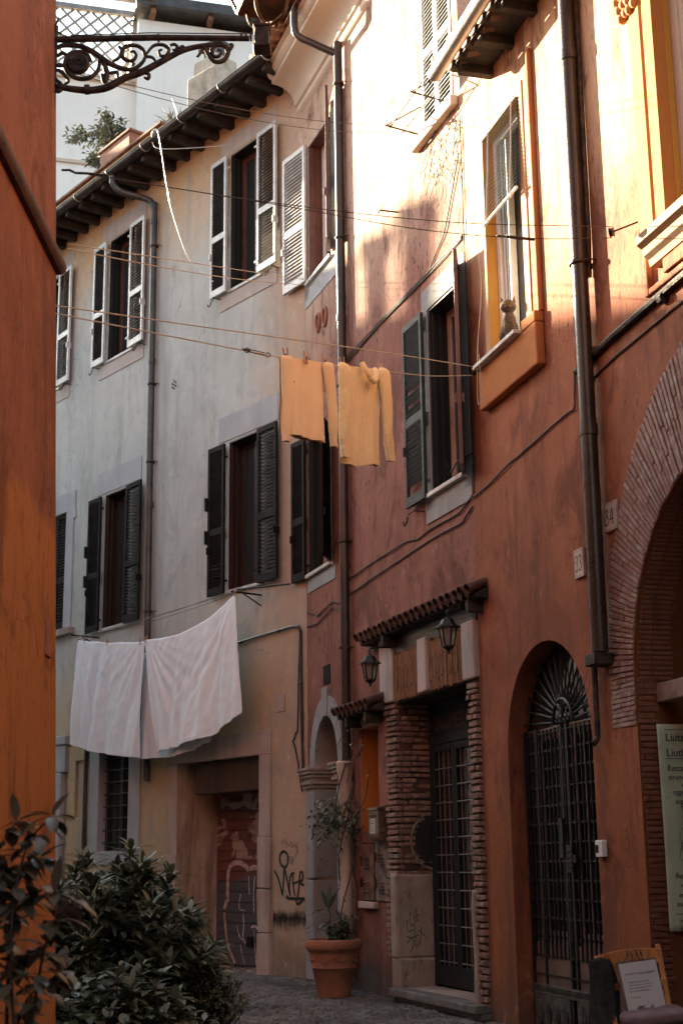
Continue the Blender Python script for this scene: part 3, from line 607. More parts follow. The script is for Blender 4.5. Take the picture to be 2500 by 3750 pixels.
# lintel: white plaster blocks with reed matting between, shadowy board above
lbm = plaster('chalky lintel plaster', (.50, .44, .42), (.40, .34, .33), (.26, .20, .18), .6, .4)
for a in ((2.80, 3.20, -.055, .02, 3.11, 4.0), (3.99, 4.23, -.09, .02, 3.10, 3.66), (5.07, 5.37, -.06, .02, 3.10, 3.66)): mb = MB(); mb.box(*a, .006); mb.build('lintel_block', lbm, HR, bev=.02)
reed = mk('dry reed', (.27, .155, .085), .75, .5, 9, .3, col2=(.12, .06, .035), stretch=(12, 12, .8))
rr = random.Random(9)
for a, c in ((3.205, 3.985), (4.235, 5.065)):
    mb = MB(); s = a+.012
    while s < c-.008:
        r_ = rr.uniform(.009, .013); zt = 3.6+rr.uniform(-.01, .03); zb = 3.1+rr.uniform(-.012, .015)
        mb.tube([(s, -.035+rr.uniform(-.006, .006), zb), (s+rr.uniform(-.006, .006), -.038+rr.uniform(-.01, .01), (zb+zt)/2), (s+rr.uniform(-.004, .004), -.035, zt)], r_, 6); s += r_*1.95
    mt_ = mb.build('reed_matting', reed, HR, smooth=60)
    k = MB()
    for z in (3.22, 3.42):
        for j in range(int((c-a)/.07)): k.tube([(a+.03+j*.07, -.052, z+.05*((j*7) % 3-1)*.5), (a+.06+j*.07, -.052, z+.012+.05*((j*7) % 3-1)*.5)], .004, 5)
    k.build('tie', MT['wire'], mt_)
mb = MB(); mb.box(3.2, 5.36, -.02, .01, 3.62, 4.0); mb.build('lintel_board', MT['brown_wood'], HR)
mb = MB(); mb.box(3.22, 5.14, .02, .4, 3.08, 3.099); mb.build('portal_soffit', MT['darkwood'], HR)
# brick piers: rough thin courses standing proud, round the corner into the reveal
brick_m, ntb, bb = newmat('rough old brick'); v = objvec(ntb)
oi = N(ntb, 'NewGeometry'); c = mixc(ntb, oi.outputs['Random Per Island'], (.30, .165, .12), (.17, .105, .085))
c = mixc(ntb, mr(ntb, nz(ntb, v, 16, 6, .7), .45, .65), c, (.36, .28, .23)); ntb.links.new(c, bb.inputs['Base Color']); bb.inputs['Roughness'].default_value = .9; bump(ntb, bb, nz(ntb, v, 45, 8, .75), .9, .02)
def pier(x0, x1, zr, D, side, seed):
    rb = random.Random(seed); b_ = MB(); z = zr[0]
    while z < zr[1]:
        h = rb.uniform(.036, .050); 
        j = rb.uniform(-.008, .008)
        xs_ = [x0, x0+(x1-x0)*rb.uniform(.35, .65), x1] if rb.random() < .75 else [x0, x1]
        for a, c_ in zip(xs_, xs_[1:]):
            last = c_ == x1; first = a == x0
            b_.box(a+.005, c_-.005+(j if last else 0)+(.012 if last and side > 0 else 0), -.05+rb.uniform(-.012, .014), .03, z, z+h, .006)
        if side > 0:
            y = .0; ys = [.0, rb.uniform(.1, .25), D]
            for a, c_ in zip(ys, ys[1:]): b_.box(x1-.05, x1+.012+j+rb.uniform(-.01, .01), a+.034 if a == 0 else a+.006, c_-.006, z, z+h, .006)
        else:
            for a, c_ in ((.034, .2), (.21, D)): b_.box(x0-.012+j, x0+.05, a, c_, z, z+h, .006)
        z += h+rb.uniform(.014, .024)
    o_ = b_.build('brick_pier', brick_m, HR, bev=.006)
    k = MB(); k.box(x0+.012, x1-.012, -.018, .0, zr[0], zr[1])
    if side > 0: k.box(x1-.03, x1+.001, .001, D, zr[0], zr[1])
    else: k.box(x0-.001, x0+.03, .001, D, zr[0], zr[1])
    k.build('mortar', MT['darktile'], o_); return o_
pier(2.93, 3.22, (1.27, 3.08), .36, 1, 1); pier(2.86, 3.10, (.42, 1.27), .05, 1, 2); pier(5.15, 5.36, (.10, 3.08), .3, -1, 3)
mb = MB(); mb.box(3.06, 3.245, -.085, .36, .43, 1.28, .006); mb.build('jamb_block', MT['stone'], HR, bev=.025); mb = MB(); mb.box(3.0, 3.25, -.06, .36, .0, .42, .012); mb.build('jamb_block', MT['stone'], HR, bev=.025)
mb = MB(); mb.prism([(5.13, .1), (5.16, .5), (5.13, 1.0), (5.16, 1.15), (5.21, 1.12), (5.20, .6), (5.23, .1)], 'y', -.075, .0); mb.build('jamb_block', MT['stone'], HR, bev=.02)
b_ = MB()
for i, p in enumerate([[(795, 1760), (800, 1735), (805, 1800), (830, 1790)], [(815, 1700), (820, 1690), (815, 1750), (840, 1770), (835, 1800)], [(845, 1690), (858, 1665), (855, 1720), (870, 1740)], [(835, 1730), (870, 1700), (840, 1760)], [(800, 1830), (825, 1840), (870, 1820)], [(850, 1770), (845, 1860), (860, 1890), (880, 1850), (885, 1770)], [(870, 1790), (905, 1830)], [(890, 1780), (880, 1880)], [(805, 1870), (830, 1840), (840, 1880), (820, 1930)]]):
    b_.ribbon(sp2(pxs(WR, 'H', p, .085), 6), .012, -.0935-i*.0005)
b_.build('graffiti', blackp, HR)
# white ring and black disc sprayed on the brick reveal
k = MB()
ring = [(.30-.0*t, 1.75) for t in (0,)]
k.X = Matrix.Translation((3.243, 0, 0)) @ Matrix.Rotation(radians(90), 4, 'Z')
k.ribbon([(.40-.30*sin(pi*i/16), 1.62+.30*cos(pi*i/16)) for i in range(17)], .022, -.008)
k.build('graffiti', mk('dim white spray paint', (.27, .25, .24), .7, .4, 20, .1), HR)
k = MB(); k.X = Matrix.Translation((3.243, 0, 0)) @ Matrix.Rotation(radians(90), 4, 'Z')
k.poly([(.40-.25*sin(pi*i/12), -.0065, 1.62+.27*cos(pi*i/12)) for i in range(13)]); k.build('graffiti', blackp, HR)
# shop door: dark green metal frame, glazed leaves with grille and curtain
mb = MB(); F0, F1 = 3.27, 5.12; dt = 2.62
mb.box(F0, F0+.07, .33, .40, .14, 3.08); mb.box(F1-.07, F1, .33, .40, .14, 3.08); mb.box(F0+.07, F1-.07, .33, .40, dt, dt+.09); mb.box(F0+.07, F1-.07, .325, .40, 3.0, 3.08)
mb.box(F0+.07, F1-.07, .35, .39, dt+.09, 3.0)
dg = mk('dark green grey door paint', (.022, .026, .026), .55, .15, 6, .08, spec=.15)
dr = mb.build('shop_door', dg, HR, bev=.006)
L_ = (F1-F0-.14)/3
for i in range(3):
    a = F0+.07+i*L_+.004; c_ = a+L_-.008; mb = MB()
    mb.box(a, a+.06, .335, .375, .16, dt-.006); mb.box(c_-.06, c_, .335, .375, .16, dt-.006); mb.box(a+.06, c_-.06, .335, .375, dt-.08, dt-.006); mb.box(a+.06, c_-.06, .335, .375, .16, .36)
    lf = mb.build('door_leaf', dg, dr, bev=.004)
    for j in range(3): x = a+.06+(j+.5)*(c_-a-.12)/3; mb = MB()
    k = MB()
    for j in range(3): x = a+.06+(j+.75)*(c_-a-.12)/3.5; k.tube([(x, .345, .36), (x, .345, dt-.08)], .006, 6)
    for j in range(12): z = .40+j*.178; k.tube([(a+.06, .34, z), (c_-.06, .34, z)], .008, 6)
    k.build('grille', MT['zinc'] if 0 else mk('grey grille bars', (.16, .16, .16), .4, .2, 8, .05), dr)
mb = MB(); mb.quad((F0, .378, .16), (F1, .378, .16), (F1, .378, dt), (F0, .378, dt)); mb.build('pane', mk('reflective door glass with red curtain', (.035, .014, .011), .12, .5, 2.5, 0, col2=(.02, .018, .017), stretch=(5, 1, .3)), dr)
mb = MB(); mb.box(3.16, 5.36, -.16, .33, .06, .135, .004); mb.box(3.2, 5.36, -.10, .33, 0, .058, .004); mb.build('doorstep', MT['stone'] if 0 else mk('grey stone step', (.16, .16, .155), .6, .25, 6, .3, dirt=.4), HR, bev=.01)
# transom lettering, barely readable
def text3d(par, name, body, mat, size, loc, rot=(pi/2, 0, 0), ext=.001, align='LEFT', shear=0, sx=1, W=None):
    cu = bpy.data.curves.new(name, 'FONT'); cu.body = body; cu.size = size; cu.extrude = ext; cu.align_x = align; cu.shear = shear
    o_ = bpy.data.objects.new(name, cu); COL.objects.link(o_); bpy.context.view_layer.update()
    me = bpy.data.meshes.new_from_object(o_.evaluated_get(bpy.context.evaluated_depsgraph_get())); bpy.data.objects.remove(o_)
    o_ = bpy.data.objects.new(name, me); COL.objects.link(o_); me.materials.clear(); me.materials.append(mat)
    if par: o_.parent = par
    o_.location = loc; o_.rotation_euler = rot; o_.scale = (sx, 1, 1); return o_
text3d(dr, 'lettering', 'SALUMERIA DI', mk('dull door lettering', (.085, .055, .04), .6, .2, 5, 0), .22, (3.42, .345, 2.77), sx=.8)
# wall foot: peeled render
mb = MB(); mb.prism([(1.6, 0)]+[(1.6+1.3*i/60, .26+.15*noise.noise((i*.11, 3, 1))+.09*noise.noise((i*.33, 7, 2))+.04*noise.noise((i*.9, 1, 5))) for i in range(61)]+[(2.9, 0)], 'y', -.010, 0)
mb.build('peeled_patch', plaster('bare dark render', (.17, .12, .10), (.10, .075, .065), (.05, .045, .04), .7, .5, bst=.9, big=2), HR)
# ring vents
for s, z in ((.61, 8.48), (.89, 8.46)):
    mb = MB(); mb.tube([(s+.085*cos(2*pi*k/20), -.012, z+.125*sin(2*pi*k/20)) for k in range(21)], .022, 8, cap=False); 
    for j in range(3): mb.box(s-.05+j*.04, s-.038+j*.04, -.01, 0, z-.09, z+.09)
    mb.build('ring_vent', MT['terra'], HR, smooth=40)

# ================= ORANGE HOUSE =================
HO = thing('house', 'burnt orange house on the right with cat window, grilled arched door and brick archway', 'house', WO)
AX, AZ, AR = 4.6, 2.68, 1.46     # centre and radius of the big brick arch
OH = [dict(s0=.60, s1=1.50, z0=6.04, z1=8.40, D=.17, k=1), dict(s0=.62, s1=2.37, z0=0, z1=2.36, rise=.86, D=.20),
      dict(s0=4.25, s1=5.7, z0=5.90, z1=8.9, D=.10, k=1), dict(s0=AX-AR, s1=AX+AR, z0=0, z1=AZ, rise=AR, D=2.2, k=2)]
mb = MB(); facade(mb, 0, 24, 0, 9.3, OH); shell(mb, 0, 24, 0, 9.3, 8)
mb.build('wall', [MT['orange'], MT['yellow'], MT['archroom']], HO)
# cat window
w_ = MB()
for a, c_, z0, z1 in ((.60, .68, 6.04, 8.40), (1.42, 1.50, 6.04, 8.40), (.68, 1.42, 8.32, 8.40), (.68, 1.42, 6.04, 6.08)): w_.box(a, c_, .10, .17, z0, z1)
wi = w_.build('window', MT['white_paint'], HO, bev=.005)
mb = MB()      # sash swung inwards, seen edge on
for a, c_ in ((.70, .74), (.78, .80), (.83, .86)): mb.box(a, c_, .13, .20, 6.08, 8.32)
mb.box(1.28, 1.31, .13, .6, 6.08, 8.32); mb.box(1.36, 1.40, .12, .17, 6.08, 8.32); mb.build('sash', MT['white_paint'], wi, bev=.004)
mb = MB(); mb.quad((.86, .21, 6.08), (1.42, .21, 6.08), (1.42, .21, 8.32), (.86, .21, 8.32)); mb.build('net_curtain', MT['curtain'], wi)
mb = MB(); mb.box(.50, 1.53, -.16, .10, 5.995, 6.035, .002); mb.build('sill', MT['marble'], wi, bev=.006)
mb = MB(); mb.box(.50, .60, -.012, 0, 6.04, 8.5); mb.box(1.50, 1.62, -.012, 0, 6.04, 8.5); mb.box(.60, 1.50, -.012, 0, 8.40, 8.5); mb.build('surround', MT['ochre_box'] if 0 else plaster('pale ochre surround', (.52, .33, .2), (.45, .27, .15)), wi, bev=.004)
mb = MB(); t_ = .0
n = 22
for i in range(n):   # roller blind of dark green slats, pushed out at the bottom
    z = 8.38-i*.043; y = -.02-.045*(i/n)
    mb.hexa([(.72, y-.012, z-.034), (1.54, y-.012, z-.034), (1.54, y-.009, z-.036), (.72, y-.009, z-.036), (.72, y+.010, z), (1.54, y+.010, z), (1.54, y+.013, z-.002), (.72, y+.013, z-.002)])
bl = mb.build('roller_blind', mk('dark green slat blind', (.018, .026, .023), .75, .15, 5, .05, spec=.05), wi, bev=.002)
mb = MB(); mb.tube([(.72, -.075, 7.42), (1.56, -.075, 7.42)], .016, 8)
for s in (.84, 1.44): mb.tube([(s, -.045, 8.36), (s, -.065, 7.9), (s, -.095, 7.45), (s+.02, -.10, 7.36), (s+.05, -.09, 7.40)], .008, 6)
mb.build('blind_cord', MT['white_paint'], bl, smooth=40)
for s in (.63,):
    mb = MB(); mb.tube(smooth_path([(s, -.12, 7.36), (s+.02, -.1, 6.8), (s-.03, -.14, 6.2), (s-.05, -.15, 5.7), (s+.0, -.15, 5.62), (s+.03, -.14, 5.75), (s+.04, -.16, 6.1)], 6), .004, 5); mb.build('cord_loop', MT['rope'], bl)
mb = MB(); mb.box(.46, 1.86, -.09, 0, 5.60, 5.993, .004); mb.box(1.55, 1.86, -.092, 0, 5.994, 6.10, .004); mb.build('window_box', MT['ochre_box'], HO, bev=.015)
mb = MB(); mb.tube([(1.84, -.015, 6.1), (1.84, -.015, 8.62), (1.84, -.015, 8.68)], [.035, .035, .02], 10); mb.build('plastered_pipe', plaster('orange plastered pipe', (.42, .16, .06), (.36, .12, .05)), HO, smooth=40)
# eave
g_ = MB(); gz = 9.05; gr = .075; gd = .50
for r_ in (gr, gr-.006):
    a_ = [g_.pt((.62, -gd+r_*cos(pi*k/14), gz-r_*sin(pi*k/14))) for k in range(15)]; c_ = [g_.pt((11, -gd+r_*cos(pi*k/14), gz-r_*sin(pi*k/14))) for k in range(15)]
    for k in range(14): g_.face(a_[k], c_[k], c_[k+1], a_[k+1])
g_.poly([(.62, -gd+gr*cos(pi*k/14), gz-gr*sin(pi*k/14)) for k in range(15)]); g_.tube([(.62, -gd-gr, gz), (11, -gd-gr, gz)], .011, 8)
g_.build('gutter', MT['zinc'], HO, smooth=40)
mb = MB()
for i in range(48): s = .80+i*.21; mb.tube([(s, -.42, 9.10), (s, .3, 9.32)], .085, 10); mb.tube([(s+.105, -.36, 9.05), (s+.105, .3, 9.26)], .07, 8)
mb.build('roof', MT['darktile'], HO, smooth=40)
for i in range(18): mb = MB(); s = .86+i*.55; mb.box(s, s+.09, -.34, .2, 8.93, 9.03, .006); mb.build('rafter', MT['darkwood'], HO, bev=.006)
mb = MB(); mb.box(.75, 11, -.38, .2, 9.03, 9.045); mb.build('roof_board', MT['darkwood'], HO)
# downpipes
downpipe(HO, [(2.84, -.10, 9.0), (2.84, -.10, 8.6), (2.82, -.10, 6.0), (2.815, -.10, 4.2), (2.80, -.10, 2.94)], .066, 'pipe', brackets=[(2.82, -.10, 6.12)], joints=[(2.84, -.1, 8.0), (2.82, -.1, 4.7)])
mb = MB(); mb.tube([(2.90, -.03, 9.0), (2.87, -.03, 6.35), (2.84, -.03, 6.0)], .024, 8); mb.tube([(2.86, -.03, 9.0), (2.85, -.03, 7.6)], .012, 6); mb.build('thin_pipe', MT['rust'], HO, smooth=40)
mb = MB(); mb.box(2.66, 2.84, -.17, 0, 2.84, 2.93, .004); mb.build('pipe_collar', MT['rust'], HO, bev=.008)
downpipe(HO, [(2.58, -.05, 2.9), (2.575, -.05, 2.7), (2.57, -.05, 2.36), (2.575, -.06, 2.30), (2.60, -.10, 2.26)], .024, 'rust', name='thin_pipe')
mb = MB(); mb.tube([(2.55, -.03, 4.6), (2.54, -.03, 3.6), (2.55, -.03, 2.9)], .012, 6); mb.build('thin_pipe', MT['cable'], HO)
k = MB(); k.tube([(2.50, -.03, 5.30), (3.2, -.03, 5.36), (4.4, -.03, 5.40), (11, -.03, 5.42)], .030, 8)
for s in (2.85, 4.0): k.tube([(s-.03, -.03, 5.35), (s+.03, -.03, 5.35)], .042, 8)
k.build('conduit', MT['rust'], HO, smooth=40)
k = MB(); k.tube([(2.55, -.01, 5.14), (3.2, -.012, 5.2), (4.4, -.01, 5.24), (8, -.01, 5.3)], .009, 6); k.build('cable', MT['cable'], HO)
# moulded surround of the big window
prof = [(0, 0), (0, .02), (.05, .03), (.06, .06), (.10, .06), (.12, .09), (.30, .10), (.32, .085), (.35, .085), (.36, .10), (.49, .10)]
mb = MB(); mb.prism([(3.76+a, -b_) for a, b_ in prof]+[(4.25, 0)], 'z', 5.90, 9.0); mb.build('surround', plaster('orange surround render', (.48, .21, .07), (.42, .17, .06)), HO, bev=.003)
mb = MB(); mb.prism([(0, 5.90), (-.12, 5.895), (-.17, 5.85), (-.175, 5.78), (-.13, 5.75), (-.12, 5.70), (-.08, 5.67), (-.07, 5.62), (0, 5.62)], 'x', 3.92, 5.9); mb.build('sill', plaster('sandy sill render', (.46, .33, .22), (.40, .27, .17), (.3, .2, .13), .4, .2), HO, bev=.004)
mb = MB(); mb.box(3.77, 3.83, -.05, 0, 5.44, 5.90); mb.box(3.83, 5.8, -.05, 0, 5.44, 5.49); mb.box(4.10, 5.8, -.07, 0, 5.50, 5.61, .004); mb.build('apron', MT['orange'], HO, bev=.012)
mb = MB(); mb.quad((4.3, .12, 5.90), (5.7, .12, 5.90), (5.7, .12, 8.9), (4.3, .12, 8.9))
w_ = mb.build('window', MT['glass'], HO)
mb = MB(); mb.box(4.25, 4.36, .05, .10, 5.90, 8.9); mb.box(4.36, 4.42, .065, .10, 5.90, 8.9); mb.box(4.44, 4.48, .08, .115, 5.90, 8.9); mb.build('frame', MT['cornice'], w_, bev=.006)
# carved stone end over the pipe, top right
mb = MB(); rb = random.Random(2)
for i in range(16): x = 3.80+.075*(i % 4)+rb.uniform(-.01, .01); z = 7.74+.07*(i//4)+.012*(i % 2); r_ = .045; mb.lathe([(.0, -r_), (r_*.7, -r_*.7), (r_, 0), (r_*.7, r_*.7), (0, r_)], (x, -.10-.015*(i//4), z), 10)
mb.box(3.76, 4.06, -.12, 0, 7.80, 8.1, .005)
mb.build('console', plaster('ochre stucco console', (.48, .24, .10), (.42, .19, .08)), HO, smooth=60)
# grilled arched door
D_ = .17
mb = MB(); rr_ = .875; 
door_f = mk('red brown door frame paint', (.13, .055, .04), .5, .3, 5, .2, dirt=.5)
mb.box(.62, .68, D_, D_+.05, 0, 2.42); mb.box(2.31, 2.37, D_, D_+.05, 0, 2.42); mb.box(.62, 2.37, D_-.005, D_+.05, 2.42, 2.52)
ad = mb.build('arched_door', door_f, HO, bev=.006)
k = MB()
for a in (.66, .92, 1.44, 1.55, 2.24): k.box(a, a+.035, D_-.035, D_-.004, .02, 2.52)
for j in range(15): 
    if j not in (3,): k.box(.70, 2.30, D_-.03, D_-.012, .30+j*.155, .30+j*.155+.012)
for i in range(19): 
    s = .74+i*.085
    if abs(s-1.46) > .04: k.box(s-.006, s+.006, D_-.034, D_-.015, .62, 2.50)
for j in range(1, 14):      # little collars where the bars cross
    for i in range(19):
        s = .74+i*.085; z = .306+(j+1)*.155
        if z < 2.45: k.box(s-.013, s+.013, D_-.038, D_-.01, z-.013, z+.013)
k.build('grille', MT['iron'], ad, bev=0)
k = MB()
for i in range(17):
    a = pi*(i+.5)/17; ca, sa = cos(a), sin(a)
    k.tube([(1.495-.20*ca, D_-.01, 2.53+.20*sa), (1.495-.84*ca, D_-.01, 2.53+.66*sa)], .009, 6)
k.tube([(1.495-.20*cos(pi*i/20), D_-.02, 2.53+.20*sin(pi*i/20)) for i in range(21)], .018, 6)
for sx in (-1, 1):
    k.tube([(1.495+sx*(.02+.075*(1-cos(t))), D_-.02, 2.60+.09*sin(t)) for t in [pi*i/12 for i in range(13)]], .014, 6)
    for cx in (.05, .12): k.tube([(1.495+sx*cx+.03*cos(t)*(1-t/14), D_-.02, 2.57+.03*sin(t)*(1-t/14)) for t in [i*.6 for i in range(16)]], .009, 6)
k.tube([(1.495, D_-.02, 2.53), (1.495, D_-.02, 2.73)], .012, 6)
k.build('fan_grille', MT['iron'], ad, smooth=50)
mb = MB(); mb.quad((.62, D_+.045, 0), (2.37, D_+.045, 0), (2.37, D_+.045, 3.25), (.62, D_+.045, 3.25)); mb.build('pane', MT['glass'], ad)
mb = MB()      # inner glazed door leaves seen through the grille
for a, c_ in ((.72, 1.42), (1.60, 2.28)):
    mb.box(a, a+.06, D_+.005, D_+.035, .7, 2.42); mb.box(c_-.06, c_, D_+.005, D_+.035, .7, 2.42); mb.box(a+.06, c_-.06, D_+.005, D_+.035, .7, .82); mb.box(a+.22, a+.25, D_+.005, D_+.035, .82, 2.42)
mb.build('inner_leaf', MT['tan_frame'] if 0 else mk('dull pinkish door frame', (.17, .10, .085), .5, .2, 5, .1), ad, bev=.004)
mb = MB(); mb.box(.70, 1.42, D_-.02, D_+.04, .32, .72); mb.box(1.60, 2.30, D_-.02, D_+.04, .32, .72); mb.build('kick_panel', MT['redwood'] if 0 else mk('dull wood panel', (.14, .075, .06), .6, .25, 5, .2), ad)
cast = mk('cast iron relief', (.10, .095, .085), .5, .3, 9, .4, metallic=.3)
mb = MB(); mb.box(.70, 1.42, D_-.045, D_-.021, 0, .30); mb.box(1.56, 2.30, D_-.045, D_-.021, 0, .30); mb.box(.70, 2.30, D_-.05, D_-.02, .30, .38)
cp = mb.build('cast_panel', cast, ad, bev=.004)
k = MB()
for c0 in (.80, .96, 1.14, 1.30, 1.66, 1.84, 2.02, 2.2):
    k.tube([(c0+.075*sin(pi*t/10)*(1 if t <= 10 else -1), D_-.05, .02+.24*(t if t <= 10 else 20-t)/10) for t in range(21)], .007, 5)
    k.tube([(c0, D_-.05, .0), (c0, D_-.05, .25)], .006, 5)
    for j in range(5):
        for sx in (-1, 1): k.tube([(c0, D_-.05, .03+j*.04), (c0+sx*.03, D_-.052, .05+j*.04), (c0+sx*.042, D_-.05, .035+j*.04)], .004, 5)
for i in range(34): k.prism([(.72+i*.046, .37), (.75+i*.046, .37), (.735+i*.046, .325)], 'y', D_-.058, D_-.049)
k.build('leaf_relief', cast, cp)
k = MB(); k.box(1.545, 1.66, D_-.07, D_-.036, 1.30, 1.52, .002); k.box(1.66, 1.72, D_-.065, D_-.04, 1.38, 1.44)
for i in range(4): k.box(1.55, 1.655, D_-.078, D_-.071, 1.33+i*.045, 1.345+i*.045)
k.box(1.40, 1.47, D_-.06, D_-.036, 1.42, 1.74); k.build('lock_case', MT['iron'], ad, bev=.006)
# brick arch: radial thin bricks
vb, nb_, bb = newmat('pinkish arch brick'); v = objvec(nb_); oi = N(nb_, 'NewGeometry')
c = mixc(nb_, oi.outputs['Random Per Island'], (.33, .20, .175), (.24, .135, .115)); c = mixc(nb_, mr(nb_, nz(nb_, v, 9, 6, .7), .45, .65), c, (.40, .31, .28))
nb_.links.new(c, bb.inputs['Base Color']); bb.inputs['Roughness'].default_value = .9; bump(nb_, bb, nz(nb_, v, 50, 8, .75), .8, .02)
def r_out(a):     # a = angle above the left springing
    cx, cz, r = 5.03, 2.85, 2.28; dx, dz = -cos(a), sin(a); ox, oz = AX-cx, AZ-cz
    B_ = ox*dx+oz*dz; return -B_+sqrt(B_*B_-(ox*ox+oz*oz-r*r))
mb = MB(); rb = random.Random(11); a = 0.0
def pol(r, a): return (AX-r*cos(a), AZ+r*sin(a))
while a < 2.9:
    da = rb.uniform(.021, .026); ro = r_out(min(a, 1.9)) if a < 1.9 else 2.1; nsp = rb.choice((2, 3)); cuts = sorted([AR]+[AR+(ro-AR)*(j+rb.uniform(-.2, .2))/nsp for j in range(1, nsp)]+[ro+rb.uniform(-.006, .006)])
    for r0, r1 in zip(cuts, cuts[1:]):
        y = -.008+rb.uniform(-.009, .004)
        P = [pol(r0+.004, a+.002), pol(r1-.004, a+.002*r0/r1), pol(r1-.004, a+da-.003), pol(r0+.004, a+da-.003)]
        mb.prism(P, 'y', y, .03)
    a += da+.0025
z = 2.36
while z < AZ-.02:
    cuts = [2.755+rb.uniform(-.01, .01), 2.95+rb.uniform(-.05, .05), AX-AR]
    for x0, x1 in zip(cuts, cuts[1:]): mb.box(x0+.003, x1-.003, -.008+rb.uniform(-.008, .004), .03, z, z+.030, .003)
    z += .036
arch = mb.build('brick_arch', vb, HO, bev=.003)
mb = MB(); a = 0
while a < 2.9:   # bricks of the intrados
    da = .026; P = [pol(AR-.012, a+.003), pol(AR+.02, a+.003), pol(AR+.02, a+da-.004), pol(AR-.012, a+da-.004)]
    mb.prism(P, 'y', .03+rb.uniform(0, .012), .14); mb.prism(P, 'y', .15, .30+rb.uniform(-.02, .02)); a += da
z = .30
while z < AZ:
    mb.box(AX-AR-.02, AX-AR+.012+rb.uniform(-.006, .006), .02+rb.uniform(-.01, .01), .16+rb.uniform(-.02, .02), z, z+.034, .004); z += .043
mb.build('brick_jamb', plaster('dusty orange brick', (.27, .12, .075), (.18, .075, .05), (.12, .05, .04), .6, .5, bst=.9), HO, bev=.005)
mb = MB(); mb.box(AX-AR, AX+AR, .17, .26, 2.52, 2.66, .004); mb.build('transom_beam', MT['palewarm'] if 0 else mk('pinkish stone beam', (.30, .20, .17), .7, .2, 6, .2), HO, bev=.01)
mb = MB(); mb.box(2.60, 3.10, -.014, .01, .0, .56, .003); mb.build('wall_hatch', mk('grey brown hatch paint', (.12, .075, .065), .6, .3, 6, .2, dirt=.5), HO, bev=.004)

# ================= LEFT HOUSE (near, in soft focus) =================
HL = thing('house', 'near rust red house cropped by the left edge, with a dark rounded string course', 'house', at=(-1.535, 8.0, 0))
mb = MB()
SHR = Matrix(((1, 0, -.035, 0), (0, 1, 0, 0), (0, 0, 1, 0), (0, 0, 0, 1))); mb.X = SHR
mb.quad((0, 0, 0), (0, -18, 0), (0, -18, 13), (0, 0, 13)); mb.quad((0, 0, 0), (0, 0, 13), (-9, 0, 13), (-9, 0, 0))
mb.quad((-9, 0, 0), (-9, 0, 13), (-9, -18, 13), (-9, -18, 0)); mb.quad((0, -18, 0), (-9, -18, 0), (-9, -18, 13), (0, -18, 13)); mb.quad((0, 0, 13), (0, -18, 13), (-9, -18, 13), (-9, 0, 13))
mb.build('wall', MT['left'], HL, bev=.02)
mb = MB(); mb.X = SHR; p = [(.0, -.055), (.03, -.055), (.05, -.03), (.055, 0), (.05, .03), (.03, .055), (0, .055)]
A_ = []
for (x, y, dx, dy) in ((0, -18, 1, 0), (0, .0, 1, 1), (-9, 0, 0, 1)): A_.append([mb.pt((x+dx*a, y+dy*a, 4.94+z)) for a, z in p])
for X_, Y_ in zip(A_, A_[1:]):
    for k in range(len(p)-1): mb.face(X_[k], Y_[k], Y_[k+1], X_[k+1])
mb.build('string_course', mk('dark red brown moulding', (.085, .03, .022), .7, .3, 5, .3, dirt=.5), HL, smooth=40)
mb = MB(); mb.box(0, .02, -.5, .02, 5.0, 5.25); 
mb = MB(); mb.X = SHR; mb.box(-.01, .012, -.30, -.17, 2.52, 2.72, .002); mb.build('patch', MT['terra'], HL, bev=.003)

# ================= WHITE HOUSE BEHIND =================
HV = thing('house', 'white house rising behind the grey roof with lattice terrace and lean-to roof', 'house', WV)
mb = MB(); mb.box(-3.2, 0, 0, 7, 0, 19.2); mb.box(0, 7, -.35, 7, 0, 20.72); mb.box(-.16, 0, -.36, 0, 19.2, 20.3); mb.build('wall', MT['white'], HV)
mb = MB(); mb.box(-3.2, .02, -.1, 7, 19.15, 19.25); mb.box(-3.2, 0, -.06, 0, 17.0, 17.08); mb.build('coping', MT['cornice'], HV)
mb = MB(); mb.box(-.10, 7.2, -.75, 7, 20.88, 21.02); mb.box(-.12, 7.2, -.80, -.70, 20.86, 21.12); rf = mb.build('roof', MT['pipe_grey'], HV, bev=.01)
for s in (.25, 1.6, 2.75, 4): mb = MB(); mb.box(s, s+.12, -.68, -.3, 20.74, 20.87); mb.build('roof_bracket', MT['tile'], rf, bev=.01)
mb = MB(); mb.box(-.06, .35, -.84, -.66, 20.95, 21.22, .01); mb.build('roof_end_tile', MT['tile'], rf, bev=.02)
gt = mk('weathered grey timber', (.30, .29, .28), .7, .2, 6, .1)
TR = thing('trellis', 'weathered grey timber lattice screen with top beam on the white terrace', 'trellis', WV, (-3.2, 0, 19.25))
mb = MB()
for s in (.02, 3.1): mb = MB(); mb.box(s, s+.09, .0, .09, 0, 1.8); mb.build('post', gt, TR)
mb = MB(); mb.box(0, 3.2, -.05, .06, 1.72, 1.84); mb.box(0, 3.25, -.06, .05, 2.12, 2.24); mb.build('rail', gt, TR)
mb = MB(); st_ = .36
